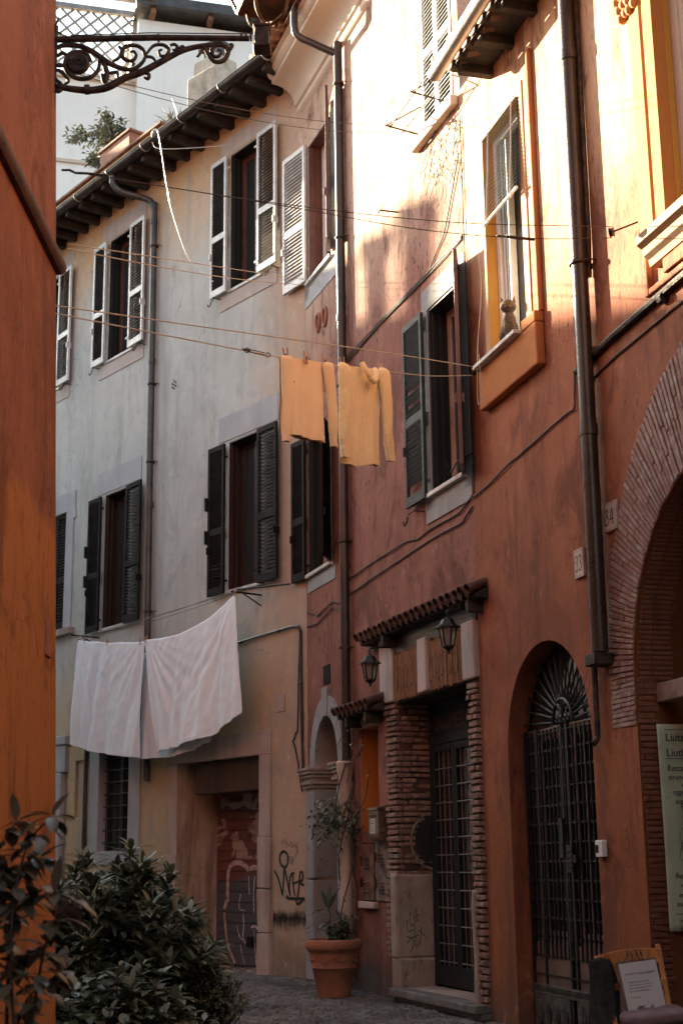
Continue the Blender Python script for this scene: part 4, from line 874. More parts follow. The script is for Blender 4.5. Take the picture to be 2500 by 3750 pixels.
for i in range(-6, 10):
    x = i*st_
    for sx in (1, -1):
        a = (x, 0.0) if sx > 0 else (x+1.72, 0.0); c_ = (x+1.72, 1.72) if sx > 0 else (x, 1.72)
        P0 = Vector((a[0], 0, a[1])); P1 = Vector((c_[0], 0, c_[1]))
        lo, hi = (0, 3.2)
        # clip to the panel
        def clip(P, Q):
            if P.x > Q.x: P, Q = Q, P
            if Q.x <= lo or P.x >= hi: return None
            d = Q-P
            if P.x < lo: P = P+d*((lo-P.x)/d.x)
            if Q.x > hi: Q = Q-d*((Q.x-hi)/d.x)
            return P, Q
        r_ = clip(P0, P1)
        if r_:
            y = .02 if sx > 0 else .045; dd = Vector((.02, 0, -.02*sx)); P, Q = r_
            mb.hexa([P-dd+Vector((0, y, 0)), P+dd+Vector((0, y, 0)), Q+dd+Vector((0, y, 0)), Q-dd+Vector((0, y, 0)),
                     P-dd+Vector((0, y+.02, 0)), P+dd+Vector((0, y+.02, 0)), Q+dd+Vector((0, y+.02, 0)), Q-dd+Vector((0, y+.02, 0))])
mb.build('lattice', gt, TR)
# houses across the street that throw the street into shade (out of the picture to the left)
def blk(name, label, at, sx, sy, h, rz, chim=()):
    t = thing(name, label, 'house', at=at, rz=rz)
    mb = MB(); mb.box(-sx/2, sx/2, 0, sy, 0, h); mb.build('wall', MT['palewarm'], t)
    mb = MB(); mb.box(-sx/2-.3, sx/2+.3, -.3, sy+.3, h, h+.18); mb.build('roof', MT['tile'], t)
    for x, w, hh in chim:
        mb = MB(); mb.box(x-w/2, x+w/2, 1, 1.6, h+.18, h+hh); mb.box(x-w/2-.06, x+w/2+.06, .94, 1.66, h+hh, h+hh+.1); mb.build('chimney', MT['tile'], t)
    return t
# local x runs along the sun's cross direction; c = 9..12 is the band that shades the photographed walls
_c = Vector((.7071, .7071, 0)); _a = Vector((-.7071, .7071, 0))
def bl_at(c, a): q_ = _c*c+_a*a; return (q_.x, q_.y, 0)
blk('house', 'pink rendered house opposite with two chimneys, whose roofline shades the street', bl_at(11.33, 40), 2.0, 9, 17.45, radians(45), [(-.3, .50, 1.85), (.27, .44, 1.6)])
blk('house', 'slightly taller pink rendered house opposite, left of the one with chimneys', bl_at(12.72, 40.5), 1.0, 9, 18.5, radians(45))
blk('house', 'tallest pink rendered house opposite, unseen, raised to keep sun off the grey house', bl_at(15.5, 40), 4.7, 9, 21.0, radians(45))  # unseen; height set to keep direct sun off the grey facade
blk('house', 'lower pink rendered house opposite whose roofline shades the street', bl_at(.4, 40), 19.9, 9, 17.12, radians(45))
blk('house', 'unseen house added behind the camera to cut sky light', (0, -22, 0), 16, 8, 13, 0)  # added out of view to darken the lower street
blk('house', 'low pink house added out of the picture to cut sky light from the left', bl_at(-4, 15), 24, 9, 8.3, radians(45))  # added out of view to block low sky and deepen the shade
# ================= NEAR STREET LAMP =================
LA = thing('street_lamp', 'ornate rusty wrought iron bracket lamp reaching out from the near rust red house', 'street lamp', at=(-1.76, 7.96, 6.30))
# local axes: x out over the street, z up
def lp(x, y):    # zoomed crop pixel -> bracket plane
    return ((x-100)/(1390-100)*1.28+.005, (270-y)/(1390-100)*1.28*1.075+.145)
mb = MB(); mb.tube([(0, 0, .145), (.62, 0, .15), (1.22, 0, .135)], [.021, .020, .018], 12)
for x in (.07, .65, 1.17, 1.20, 1.23): mb.tube([(x-.006, 0, .146), (x+.006, 0, .146)], .026, 12)
ARM = mb.build('arm', MT['rust'], LA, smooth=40)
def curl(cx, cy, r0, r1, a0, turns, w=.012):
    n = int(abs(turns)*22)+4
    return [(cx+(r0+(r1-r0)*i/n)*cos(a0+turns*2*pi*i/n), cy+(r0+(r1-r0)*i/n)*sin(a0+turns*2*pi*i/n)) for i in range(n+1)]
mb = MB()
def st(pts, r=.011, px_=True, sm=True):
    P = [lp(*p) for p in pts] if px_ else pts
    if sm: P = sp2(P, 6)
    n = len(P); mb.tube([(a, 0, b_) for a, b_ in P], [r*(.55+.45*sin(pi*min(1, max(0, (i+1)/(n+1)))**.7)) if n > 3 else r for i in range(n)], 8, flat=1.15)
st([(100, 570), (180, 590), (310, 605), (430, 590), (540, 530), (650, 490), (760, 430), (900, 355), (1020, 325), (1090, 318)], .022)
st([(105, 590), (125, 610), (150, 590), (140, 560), (110, 530), (100, 490)], .013); st([(650, 490), (690, 505), (690, 535), (665, 525)], .012)
st([(100, 330), (150, 310), (250, 315), (330, 350), (400, 400), (460, 440), (540, 470), (600, 470), (650, 430), (670, 390)], .017)
st([(670, 390), (650, 340), (600, 315), (540, 325), (520, 370), (545, 410), (590, 415), (610, 385), (595, 355), (570, 360)], .013)
st([(670, 380), (720, 320), (780, 315), (815, 345), (800, 385), (765, 385), (755, 355), (775, 345)], .011)
st([(670, 390), (710, 395), (735, 420)], .010); st([(600, 430), (590, 450)], .01); st([(500, 320), (520, 350), (500, 400), (460, 420)], .011)
st([(820, 320), (850, 312), (870, 330), (855, 350), (840, 345)], .010); st([(870, 350), (900, 325), (920, 335)], .009)
st([(1040, 320), (1065, 380), (1110, 430), (1165, 420), (1190, 370), (1170, 330), (1120, 320), (1090, 345), (1095, 390), (1130, 395), (1145, 365), (1125, 350)], .014)
st([(1190, 370), (1215, 325), (1200, 315)], .012); st([(1040, 320), (1010, 380), (990, 400)], .009)
st([(380, 400), (375, 470), (330, 520), (260, 530), (200, 500), (165, 440), (180, 380), (240, 350), (300, 365), (330, 420)], .014)
st([(110, 440), (165, 440)], .014); st([(110, 380), (150, 360), (180, 380)], .012); st([(100, 470), (140, 480), (190, 540), (160, 570)], .011)
st([(400, 400), (430, 500), (415, 550), (400, 500)], .016); st([(430, 500), (490, 490), (500, 520)], .011)
mb.tube([(0.005, 0, -.33), (.005, 0, .24)], .014, 8)
mb.tube([(lp(310, 600)[0]-.015, 0, lp(310, 600)[1]), (lp(310, 600)[0]+.015, 0, lp(310, 600)[1])], .032, 10)
mb.build('scrollwork', MT['rust'], LA, smooth=50)
mb = MB(); cx, cz = lp(245, 430); mb.X = Matrix.Translation((cx, 0, cz)) @ Matrix.Rotation(pi/2, 4, 'X')
mb.lathe([(.0, -.02), (.062, -.02), (.075, -.008), (.075, .008), (.062, .02), (0, .02)], (0, 0, 0), 24); md = mb.build('medallion', MT['rust'], LA, smooth=40)
text3d(md, 'lettering', 'SPQR', MT['iron'], .055, (cx, -.022, cz-.018), ext=.004, align='CENTER')
mb = MB(); mb.box(1.255, 1.345, -.05, .05, .06, .20); mb.box(1.245, 1.355, -.06, .06, .19, .21); mb.box(1.245, 1.355, -.06, .06, .05, .07); mb.build('lamp_block', MT['rust'], LA, bev=.008)
# lantern above the block
lan = Matrix.Translation((1.33, 0, .21)) @ Matrix.Rotation(radians(18), 4, 'Z')
mb = MB(); mb.X = lan
for k in range(4):
    a = pi/4+k*pi/2; mb.tube(smooth_path([(0, 0, .0), (.05*cos(a), .05*sin(a), .02), (.12*cos(a), .12*sin(a), .06), (.15*cos(a), .15*sin(a), .16)], 4), .012, 6)
b0, b1, zb, zt = .15, .30, .17, .62
for (r, z, h) in ((b0, zb, .03), (b1, zt, .03)):
    for k in range(4):
        a, c_ = [Vector((r*sx, r*sy, z)) for sx, sy in (((-1, -1), (1, -1)), ((1, -1), (1, 1)), ((1, 1), (-1, 1)), ((-1, 1), (-1, -1)))[k]]
        mb.tube([a, c_], .016, 6)
for sx, sy in ((-1, -1), (1, -1), (1, 1), (-1, 1)): mb.tube([(b0*sx, b0*sy, zb), (b1*sx, b1*sy, zt)], .014, 6)
mb.hexa([(-b0*.97, -b0*.97, zb-.012), (b0*.97, -b0*.97, zb-.012), (b0*.97, b0*.97, zb-.012), (-b0*.97, b0*.97, zb-.012), (-b0*.97, -b0*.97, zb), (b0*.97, -b0*.97, zb), (b0*.97, b0*.97, zb), (-b0*.97, b0*.97, zb)])
mb.poly([(-b1, -b1, zt), (b1, -b1, zt), (0, 0, zt+.2)]); mb.poly([(b1, -b1, zt), (b1, b1, zt), (0, 0, zt+.2)]); mb.poly([(b1, b1, zt), (-b1, b1, zt), (0, 0, zt+.2)]); mb.poly([(-b1, b1, zt), (-b1, -b1, zt), (0, 0, zt+.2)])
mb.build('lantern_frame', mk('copper brown lantern frame', (.16, .075, .03), .45, .4, 8, .3, metallic=.4), LA, smooth=40)
mb = MB(); mb.X = lan
for (p, q_) in (((-1, -1), (1, -1)), ((1, -1), (1, 1)), ((1, 1), (-1, 1)), ((-1, 1), (-1, -1))):
    mb.quad((b0*p[0], b0*p[1], zb), (b0*q_[0], b0*q_[1], zb), (b1*q_[0], b1*q_[1], zt), (b1*p[0], b1*p[1], zt))
m, nt_, b = newmat('dusty lantern glass'); b.inputs['Base Color'].default_value = (.5, .4, .3, 1); b.inputs['Transmission Weight'].default_value = .6; b.inputs['Roughness'].default_value = .35
mb.build('lantern_glass', m, LA)
mb = MB(); mb.tube(smooth_path([(.02, 0, .30), (.0, 0, .22), (.06, 0, .17), (.1, 0, .155)], 5), .006, 6); mb.tube([(.1, -.02, .16), (.6, -.022, .17), (1.2, -.02, .155)], .004, 5); mb.build('cable', MT['cable'], LA)

# ================= WALL LANTERNS =================
def lantern(label, s, z, out, arm_z, first=True):
    t = thing('wall_lantern', label, 'lantern', WR, (s, 0, z), group='pair of coach lanterns by the brick framed shop door')
    mb = MB(); mb.box(-.03, .03, -.02, 0, arm_z-.10, arm_z+.08); mb.tube(smooth_path([(0, -.02, arm_z), (0, -.08, arm_z+.012), (0, -out*.8, arm_z), (0, -out, arm_z-.02), (0, -out, arm_z-.075)], 4), .011, 8); mb.tube([(0, -out*.55, arm_z+.01), (0, -out*.55, arm_z+.045)], .010, 6)
    mb.build('arm', MT['iron'], t, smooth=40)
    top = arm_z-.07
    mb = MB(); mb.lathe([(.012, 0), (.02, -.012), (.052, -.025), (.068, -.052), (.08, -.076), (.124, -.10), (.126, -.11), (.095, -.106)], (0, -out, top), 6); mb.build('hood', MT['iron'], t)
    mb = MB(); mb.lathe([(.085, -.108), (.053, -.275)], (0, -out, top), 6)
    g_, ng, bg = newmat('frosted lantern pane'); bg.inputs['Base Color'].default_value = (.30, .27, .24, 1); bg.inputs['Roughness'].default_value = .25; bg.inputs['Transmission Weight'].default_value = .4
    mb.build('glass', g_, t)
    mb = MB()
    for k in range(6): a = 2*pi*k/6; mb.tube([(.088*cos(a), -out+.088*sin(a), top-.105), (.056*cos(a), -out+.056*sin(a), top-.28)], .008, 5)
    mb.lathe([(.060, -.278), (.064, -.288), (.046, -.305), (.022, -.32), (.012, -.338), (.018, -.35), (.0, -.362)], (0, -out, top), 6); mb.build('cage', MT['iron'], t)
    mb = MB(); mb.lathe([(.016, -.15), (.02, -.2), (.022, -.24), (.0, -.27)], (0, -out, top), 8); mb.build('bulb', MT['white_paint'], t, smooth=True)
lantern('black coach lantern hanging lower, left of the reed panels by the white plaster block', 3.17, 3.60, .30, .09)
lantern('black coach lantern under the right end of the tiled awning', 5.32, 3.66, .30, .09)

# ================= AWNINGS =================
def awning(label, s0, s1, zb, zf, d, group=None):
    t = thing('tiled_awning', label, 'awning', WR, (s0, 0, zf-.1)); L_ = s1-s0; zz = zf-.1
    ra = random.Random(int(s0*10)); n = int(L_/.155)
    mb = MB()
    for i in range(n+1):
        x = i*L_/n; mb.tube([(x, -d+ra.uniform(-.012, .012), zf-zz), (x, 0, zb-zz)], [.050, .042], 12, cap=False)
        if i < n: mb.tube([(x+L_/n/2, -d+.02, zf-zz-.035), (x+L_/n/2, 0, zb-zz-.035)], .045, 8)
    mb.build('tiles', MT['darktile'], t, smooth=40)
    mb = MB(); mb.hexa([(-.05, -d+.07, zf-zz-.085), (L_+.05, -d+.07, zf-zz-.075), (L_+.05, 0, zf-zz-.09), (-.05, 0, zf-zz-.09), (-.05, -d+.07, zf-zz-.04), (L_+.05, -d+.07, zf-zz-.04), (L_+.05, 0, zb-zz-.05), (-.05, 0, zb-zz-.05)])
    mb.build('board', MT['darkwood'], t)
    for x in (L_*.22, L_*.95 if L_ > 2 else L_*.8): mb = MB(); mb.box(x, x+.06, -d*.8, 0, -.10, .02); mb.build('bracket', MT['darkwood'], t, bev=.01)
    return t
awning('long narrow awning of sooty clay tiles above the reed panels', 2.50, 5.62, 3.99, 3.90, .22)
awning('short clay tile awning over the orange niche beside the downpipe', 1.80, 2.90, 3.22, 3.12, .26)

# ================= SIGNS, PLATES, BOXES =================
mar = mk('marble number plate', (.50, .40, .36), .5, .15, 10, .1, dirt=.3)
def num(label, s, z, w, h, digits):
    t = thing('number_plate', label, 'house number', WO, (s, 0, z)); mb = MB(); mb.box(0, w, -.022, 0, 0, h, .001); mb.build('plate', mar, t, bev=.003)
    k = MB(); e = .012
    for a, c_, z0, z1 in ((e, w-e, e, e+.003), (e, w-e, h-e-.003, h-e), (e, e+.003, e, h-e), (w-e-.003, w-e, e, h-e)): k.quad((a, -.0232, z0), (c_, -.0232, z0), (c_, -.0232, z1), (a, -.0232, z1))
    D = {'3': [[(.1, .86), (.5, .98), (.85, .80), (.6, .58), (.35, .54)], [(.35, .54), (.75, .48), (.92, .25), (.6, .03), (.15, .06), (.08, .16)]], '4': [[(.72, 0), (.72, .5), (.72, 1)], [(.72, 1), (.4, .66), (.05, .30)], [(.05, .30), (.5, .30), (1, .30)], [(.55, 0), (.72, 0), (.9, 0)]]}
    for i, ch in enumerate(digits):
        x0 = w*(.16+.37*i); ww = w*.30; z0 = h*.22; hh = h*.56
        for j, st_ in enumerate(D[ch]): k.ribbon(sp2([(x0+a*ww, z0+b_*hh) for a, b_ in st_], 6), .011, -.0236-j*.0003)
    k.build('digits', blackp, t)
num('marble number plate 33 left of the thick downpipe', 2.25, 3.61, .175, .235, '33'); num('marble number plate 34 beside the brick arch', 2.82, 3.86, .225, .225, '34')
t = tag(MB().build('dummy', MT['black']), 'x') if 0 else None
mb = MB(); mb.box(0, .25, -.015, 0, 0, .235, .004); o = mb.build('wall_plate', MT['slat_dark'], None, WR.w(.70, 3.58), (0, 0, WR.rz), bev=.004); tag(o, 'small dark blank plate above the arched doorway', 'plate')
t = thing('letterbox', 'brass brown metal letterbox with a paper notice, mounted left of the brick pier', 'letterbox', WR, (2.56, 0, 1.66))
brass = mk('dull bronze paint', (.17, .115, .08), .35, .2, 8, .1, metallic=.4)
mb = MB(); mb.box(0, .30, -.12, 0, .03, .30); mb.hexa([(-.01, -.14, .30), (.31, -.14, .30), (.31, 0, .30), (-.01, 0, .30), (-.01, -.13, .325), (.31, -.13, .325), (.31, 0, .355), (-.01, 0, .355)]); mb.tube([(0, -.06, .02), (.30, -.06, .02)], .055, 10); mb.build('body', brass, t, bev=.004)
mb = MB(); mb.box(.05, .25, -.124, -.1205, .22, .25); mb.build('slot', MT['black'], t)
mb = MB(); mb.box(.04, .2, -.1225, -.1205, .05, .21); pp = mb.build('notice', mk('paper notice', (.45, .47, .5), .7, .05, 5, 0), t)
k = MB()
for i in range(5): k.box(.055, .17-.02*(i % 3), -.1232, -.1226, .075+i*.026, .082+i*.026)
k.build('print', blackp, pp)
t = thing('doorbell', 'white plastic doorbell right of the grilled arched door', 'doorbell', WO, (2.41, 0, 1.42)); mb = MB(); mb.box(0, .12, -.045, 0, 0, .125); mb.build('body', MT['white_paint'], t, bev=.008); mb = MB(); mb.box(.015, .06, -.049, -.0452, .03, .09); mb.build('button', MT['slat_dark'], t, bev=.002)
# banner hanging on the far jamb of the archway (faces back along the street)
JS = AX-AR
t = thing('banner', 'pale green cloth banner with violin drawing hanging inside the brick archway', 'banner', WO, (JS+.03, -.13, .90), rz=WO.rz+radians(90))
# local x runs into the passage, y = -normal; the face looks towards +s
bm_ = mk('pale green banner cloth', (.56, .66, .50), .75, .12, 2.5, .1, dirt=.25)
mb = MB()
def bf(u, v): return (u*.62, -.012-.006*sin(u*9+v*3)-.01*v*(1-v), v*1.46)
mb.grid(bf, 24, 24); cl = mb.build('cloth', bm_, t, smooth=True, solid=.003)
def bt(body, size, x, z, sx=1): text3d(cl, 'lettering', body, blackp, size, (x, -.034, z), ext=.0006, sx=sx)
lines = [('Liutaio', .082, .055, 1.335), ('Liuthier', .082, .055, 1.225), ('Restauro', .062, .055, 1.12), ('strumenti', .052, .058, 1.06), ('e', .052, .16, 1.005), ('oggetti', .052, .09, .952), ('antichi', .052, .10, .885),
         ('Restoring', .055, .065, .365), ('vintage', .052, .095, .30), ('musical', .052, .085, .232), ('instruments', .048, .060, .172), ('info:', .038, .075, .06), ('328/87', .038, .075, .014)]
for body, sz, x, z in lines: bt(body, sz, x, z, .95)
k = MB()
for z in (1.415, 1.205, .115): 
    for i in range(38): k.box(.05+i*.0145, .062+i*.0145, -.034, -.0335, z, z+.005)
vi = [[(.20, .47), (.15, .50), (.15, .56), (.175, .60), (.155, .64), (.165, .69), (.20, .72), (.235, .69), (.245, .64), (.225, .60), (.25, .56), (.25, .50), (.20, .47)], [(.193, .72), (.193, .86), (.185, .88), (.2, .90), (.213, .88), (.205, .86), (.205, .72)], [(.2, .5), (.2, .60), (.2, .86)], [(.165, .62), (.172, .58), (.165, .55)], [(.232, .62), (.226, .58), (.233, .55)], [(.185, .5), (.2, .56), (.215, .5)], [(.17, .585), (.2, .59), (.23, .585)]]
for i, p in enumerate(vi): k.ribbon(sp2([(-.02+a*.9, b_) for a, b_ in p], 6), .0035, -.0345-i*.0002)
for zz in (.865, .88): k.box(.142, .18, -.0346, -.034, zz, zz+.004)
k.build('print', blackp, cl)

# ================= CLOTHES LINES AND WASHING =================
def cord(name, label, pts, r, mat, cat='clothesline', group=None):
    o = thing(name, label, cat, at=tuple(pts[0]), group=group); mb = MB(); b0 = Vector(pts[0]); mb.tube([Vector(p)-b0 for p in pts], r, 6); mb.build('cord', mat, o, smooth=True); return o
def sagl(P, Q, sag, n=20):
    P, Q = Vector(P), Vector(Q); return [P.lerp(Q, i/n)-Vector((0, 0, sag*4*(i/n)*(1-i/n))) for i in range(n+1)]
def pulley(par, c, axis_rz, r=.045):
    b0 = Vector(par.location); mb = MB(); mb.X = Matrix.Translation(Vector(c)-b0) @ Matrix.Rotation(axis_rz, 4, 'Z') @ Matrix.Rotation(pi/2, 4, 'X')
    mb.lathe([(0, -.014), (r, -.014), (r*.8, -.004), (r*.8, .004), (r, .014), (0, .014)], (0, 0, 0), 16); mb.build('pulley', MT['rust'], par, smooth=40)
# main line with the two jumpers: loop from the left house to a pulley by the cat window
LP = [Vector((-1.66, 8.06, 4.70)), WC.w(6.03, 6.16)]
pl = WO.w(.40, 6.03, .10)
def chain(pts): return smooth_path([tuple(p) for p in pts], 8)
up = chain([WC.w(-.13, 4.67), WC.w(.84, 4.91), WC.w(2.18, 5.245), WC.w(4.2, 5.75), pl+Vector((-.02, 0, .045))])
lo = chain([WC.w(-.13, 4.62), WC.w(.85, 4.82), WC.w(2.36, 5.135), WC.w(2.44, 5.155), WC.w(3.21, 5.33), WC.w(4.20, 5.575), WC.w(5.2, 5.83), pl+Vector((-.02, 0, -.045))])
cl1 = cord('clothesline', 'cream looped clothesline holding the two yellow jumpers, ending at a pulley', up, .0045, MT['rope'])
b0 = Vector(cl1.location); mb = MB(); mb.tube([p-b0 for p in lo], .0045, 6); mb.build('cord', MT['rope'], cl1, smooth=True)
pulley(cl1, pl, WC.rz); mb = MB(); mb.tube([pl-b0, WO.w(.46, 6.02, .0)-b0], .008, 6); mb.build('pulley_hook', MT['rust'], cl1); mb = MB(); P_ = WC.w(1.97, 5.06); Q_ = WC.w(2.36, 5.135)
for t_ in (.1, .85): c_ = P_.lerp(Q_, t_)-b0; mb.tube([c_+Vector((.018*cos(a), 0, .018*sin(a))) for a in [i*pi/5 for i in range(11)]], .004, 5)
for dz in (-.010, .010): mb.tube([P_.lerp(Q_, .2)-b0+Vector((0, 0, dz)), P_.lerp(Q_, .72)-b0+Vector((0, 0, dz))], .004, 5)
mb.tube([P_.lerp(Q_, -.05)-b0, P_.lerp(Q_, .2)-b0], .009, 6); mb.build('tensioner', MT['rust'], cl1)
# upper loop to the pulley near the big window
pl2 = WO.w(3.80, 5.93, .30); hk = Vector((-1.63, 7.93, 5.52))
T1 = chain([hk, WC.w(.9, 5.60) if 0 else hk.lerp(pl2, .33)-Vector((0, 0, .06)), hk.lerp(pl2, .66)-Vector((0, 0, .06)), pl2+Vector((0, 0, .045))])
T2_ = chain([hk, hk.lerp(pl2, .33)-Vector((0, 0, .07)), hk.lerp(pl2, .60)-Vector((0, 0, .14)), hk.lerp(pl2, .82)-Vector((0, 0, .12)), pl2+Vector((0, 0, -.045))])
cl2 = cord('clothesline', 'thin dark empty clothesline from the near left house to a pulley by the big window', T1, .003, MT['cable'])
b0 = Vector(cl2.location); mb = MB(); mb.tube([p-b0 for p in T2_], .003, 6); mb.build('cord', MT['cable'], cl2, smooth=True); pulley(cl2, pl2, WC.rz, .038)
mb = MB(); mb.tube([pl2-b0, WO.w(3.95, 5.96, .16)-b0], .007, 6); mb.build('pulley_hook', MT['rust'], cl2); mb = MB(); c_ = hk.lerp(pl2, .80)-Vector((0, 0, .125)); d_ = (pl2-hk).normalized()
mb.tube([c_-d_*.12-b0, c_+d_*.12-b0], .012, 8); mb.tube([c_-d_*.2-b0, c_-d_*.12-b0], .006, 6); mb.build('tensioner', MT['rust'], cl2); mb = MB()
mb.tube([hk+Vector((-.05, 0, .01))-b0, hk+Vector((.0, 0, .01))-b0, hk+Vector((.03, .02, 0))-b0], .007, 6); mb.tube([hk+Vector((.03, .02, 0))-b0, hk+d_*.10-b0, hk+d_*.24-b0], .008, 6); mb.build('wall_hook', MT['rust'], cl2)
hook2 = WR.w(4.33, 9.42, .06)
cl3 = cord('clothesline', 'thin paired wires rising from behind the lamp to the closed upper shutters', sagl((-1.66, 8.3, 6.42), hook2+Vector((0, 0, .03)), .12), .0028, MT['cable']); b0 = Vector(cl3.location)
mb = MB(); mb.tube([p-b0 for p in sagl((-1.66, 8.3, 6.40), hook2-Vector((0, 0, .04)), .16)], .0028, 6); mb.build('cord', MT['cable'], cl3)
hook3 = WR.w(.60, 9.08, .05)
cl4 = cord('clothesline', 'pale double cord running to the sill of the corner window with pale shutters', sagl((-1.66, 8.1, 5.12), hook3, .0), .004, MT['rope']); b0 = Vector(cl4.location)
mb = MB(); mb.tube([p-b0 for p in sagl((-1.66, 8.1, 5.09), hook3-Vector((0, 0, .05)), .06)], .004, 6); mb.build('cord', MT['rope'], cl4)
# hose from the gutter
mb = MB(); P = [WG.w(a, z, d) for a, z, d in ((-3.06, 12.58, .72), (-2.9, 12.66, .80), (-2.77, 12.62, .79), (-2.76, 12.3, .72), (-2.74, 11.62, .6), (-2.70, 11.18, .5), (-2.56, 10.49, .3), (-2.3, 10.14, .1), (-2.15, 10.0, .03))]; b0 = P[0]
mb.tube([p-b0 for p in smooth_path(P, 7)], .009, 8); mb.tube([p-b0 for p in smooth_path([WG.w(-3.06, 12.58, .72), WG.w(-2.9, 12.4, .7), WG.w(-2.4, 12.25, .5), WG.w(-1.8, 12.2, .03)], 7)], .006, 6)
o = mb.build('aerial_cable', MT['white_paint'], None, b0, smooth=True); tag(o, 'loose white cable dangling from the grey house gutter', 'cable')
# wall cables
def wcable(name, label, W, lists, r=.009, mat='cable', d=.012):
    b0 = W.w(lists[0][0][0], lists[0][0][1]); t = thing(name, label, 'cable', at=tuple(b0))
    for L_ in lists:
        mb = MB(); rc = random.Random(len(L_)); pts = []
        for (a, z) in L_: pts.append(W.w(a, z, d+rc.uniform(0, .008))-b0)
        mb.tube(smooth_path(pts, 6), r, 6); mb.build('cable_run', MT[mat], t, smooth=True)
    return t
def wig(L_, e, n=3):
    e *= .5; out = []; rw = random.Random(int(L_[0][0]*100))
    for p, q_ in zip(L_, L_[1:]):
        for i in range(n): t_ = i/n; out.append((p[0]+(q_[0]-p[0])*t_+rw.uniform(-e, e), p[1]+(q_[1]-p[1])*t_+rw.uniform(-e, e)))
    return out+[L_[-1]]
wcable('wall_cable', 'bundle of cables crossing the rose red wall above the middle window', WR, [wig([(1.64, 7.55), (2.38, 7.58), (3.07, 7.59), (4.4, 7.6), (5.36, 7.64)], .015), wig([(1.64, 7.60), (2.38, 7.61), (3.07, 7.63), (4.4, 7.64), (5.36, 7.66)], .015), wig([(1.62, 7.50), (2.38, 7.56), (3.07, 7.61), (4.4, 7.62), (4.9, 7.9), (5.35, 8.6)], .012)], .008)
wcable('wall_cable', 'upper cable drooping across the rose red wall below the middle window', WR, [wig([(1.62, 4.74), (2.71, 4.79), (3.59, 4.81), (3.97, 4.76), (4.33, 4.79), (5.06, 4.79), (5.36, 4.89)], .012)], .009)
wcable('wall_cable', 'lower cable sagging across the rose red wall above the tiled awning', WR, [wig([(1.62, 4.55), (2.91, 4.62), (4.2, 4.68), (5.11, 4.68), (5.36, 4.78)], .012), wig([(.05, 4.62), (.5, 4.5), (1.1, 4.58), (1.4, 4.5)], .01), wig([(.05, 4.42), (.5, 4.40), (1.1, 4.5), (1.42, 4.4)], .01)], .009)
wcable('wall_cable', 'dark cable climbing the orange wall under the window box', WO, [wig([(0, 4.86), (.43, 4.88), (1.04, 4.95), (1.5, 4.97), (2.07, 5.02), (2.40, 5.02), (2.44, 5.35)], .01)], .009)
wcable('wall_cable', 'vertical cable running down the corner between the rose red and orange houses', WO, [wig([(.03, 9.0), (.02, 7.6), (.03, 6.2), (.04, 4.9)], .006, 6)], .007)
wcable('wall_cable', 'old conduit and wires down the corner of the ochre and rose red walls', WG, [wig([(-.10, 4.4), (-.09, 3.6), (-.08, 2.9), (-.10, 2.4)], .006, 4), wig([(-.14, 4.3), (-.2, 3.1), (-.3, 2.95), (-.24, 2.85), (-.18, 2.6), (-.1, 2.3)], .01, 4)], .010, 'rust')
# bare twiggy vine remnant on the sunny wall
rv = random.Random(8); mb = MB(); b0 = WR.w(4.9, 8.8)
for i in range(26):
    s, z = 4.6+rv.uniform(0, .7), 8.35+rv.uniform(0, .9); P = [(s, z)]
    for j in range(5): P.append((P[-1][0]+rv.uniform(-.12, .12), P[-1][1]-rv.uniform(-.02, .14)))
    mb.tube([WR.w(a, c_, .01+.01*j)-b0 for j, (a, c_) in enumerate(P)], .004, 4)
o = mb.build('dry_vine', MT['cable'], None, b0); tag(o, 'tangle of dry vine stems and wire below the closed upper shutters', 'vine')
t = thing('drying_rack', 'rusty iron clothes bracket sticking out under the closed upper shutters', 'rack', WR, (4.3, 0, 9.35)); mb = MB()
for a in (0, .75): mb.tube([(a, 0, 0), (a+.05, -.45, .02)], .010, 6); mb.tube([(a, 0, .35), (a+.05, -.42, .03)], .008, 6)
mb.tube([(-.05, -.38, .02), (1.0, -.40, .02)], .010, 6); mb.tube([(-.05, -.2, .02), (1.0, -.2, .02)], .008, 6); mb.build('frame', MT['rust'], t, smooth=40)
t = thing('wall_hook', 'small iron hook left of the vine stems on the sunny wall', 'hook', WR, (3.55, 0, 8.75)); mb = MB(); mb.tube([(0, 0, 0), (-.05, -.20, .02), (-.06, -.22, -.02)], .010, 6); mb.build('hook', MT['rust'], t)

# ---- jumpers ----
yk, ny, by = newmat('apricot fine knit'); v = objvec(ny); c = mixc(ny, mr(ny, nz(ny, v, 3, 4), .35, .65), (.92, .70, .43), (.89, .65, .39)); ny.links.new(c, by.inputs['Base Color']); by.inputs['Roughness'].default_value = .95
by.inputs['Sheen Weight'].default_value = .3; wv = N(ny, 'TexWave'); wv.inputs['Scale'].default_value = 45; wv.bands_direction = 'X'; wv.inputs['Distortion'].default_value = .5; ny.links.new(v, wv.inputs[0]); bump(ny, by, mth(ny, 'ADD', mth(ny, 'MULTIPLY', wv.outputs[1], .15), nz(ny, v, 9, 4)), .25, .01)
ck, nc, bc = newmat('mustard cable knit'); v = objvec(nc); c = mixc(nc, mr(nc, nz(nc, v, 5, 4), .35, .65), (.92, .74, .43), (.87, .68, .38)); nc.links.new(c, bc.inputs['Base Color']); bc.inputs['Roughness'].default_value = .95; bc.inputs['Sheen Weight'].default_value = .3
vo = N(nc, 'TexVoronoi'); vo.inputs['Scale'].default_value = 52; nc.links.new(objvec(nc, (1, .3, .6)), vo.inputs['Vector']); wv = N(nc, 'TexWave'); wv.inputs['Scale'].default_value = 9; wv.inputs['Distortion'].default_value = 6; wv.inputs['Detail Scale'].default_value = 4; nc.links.new(v, wv.inputs[0])
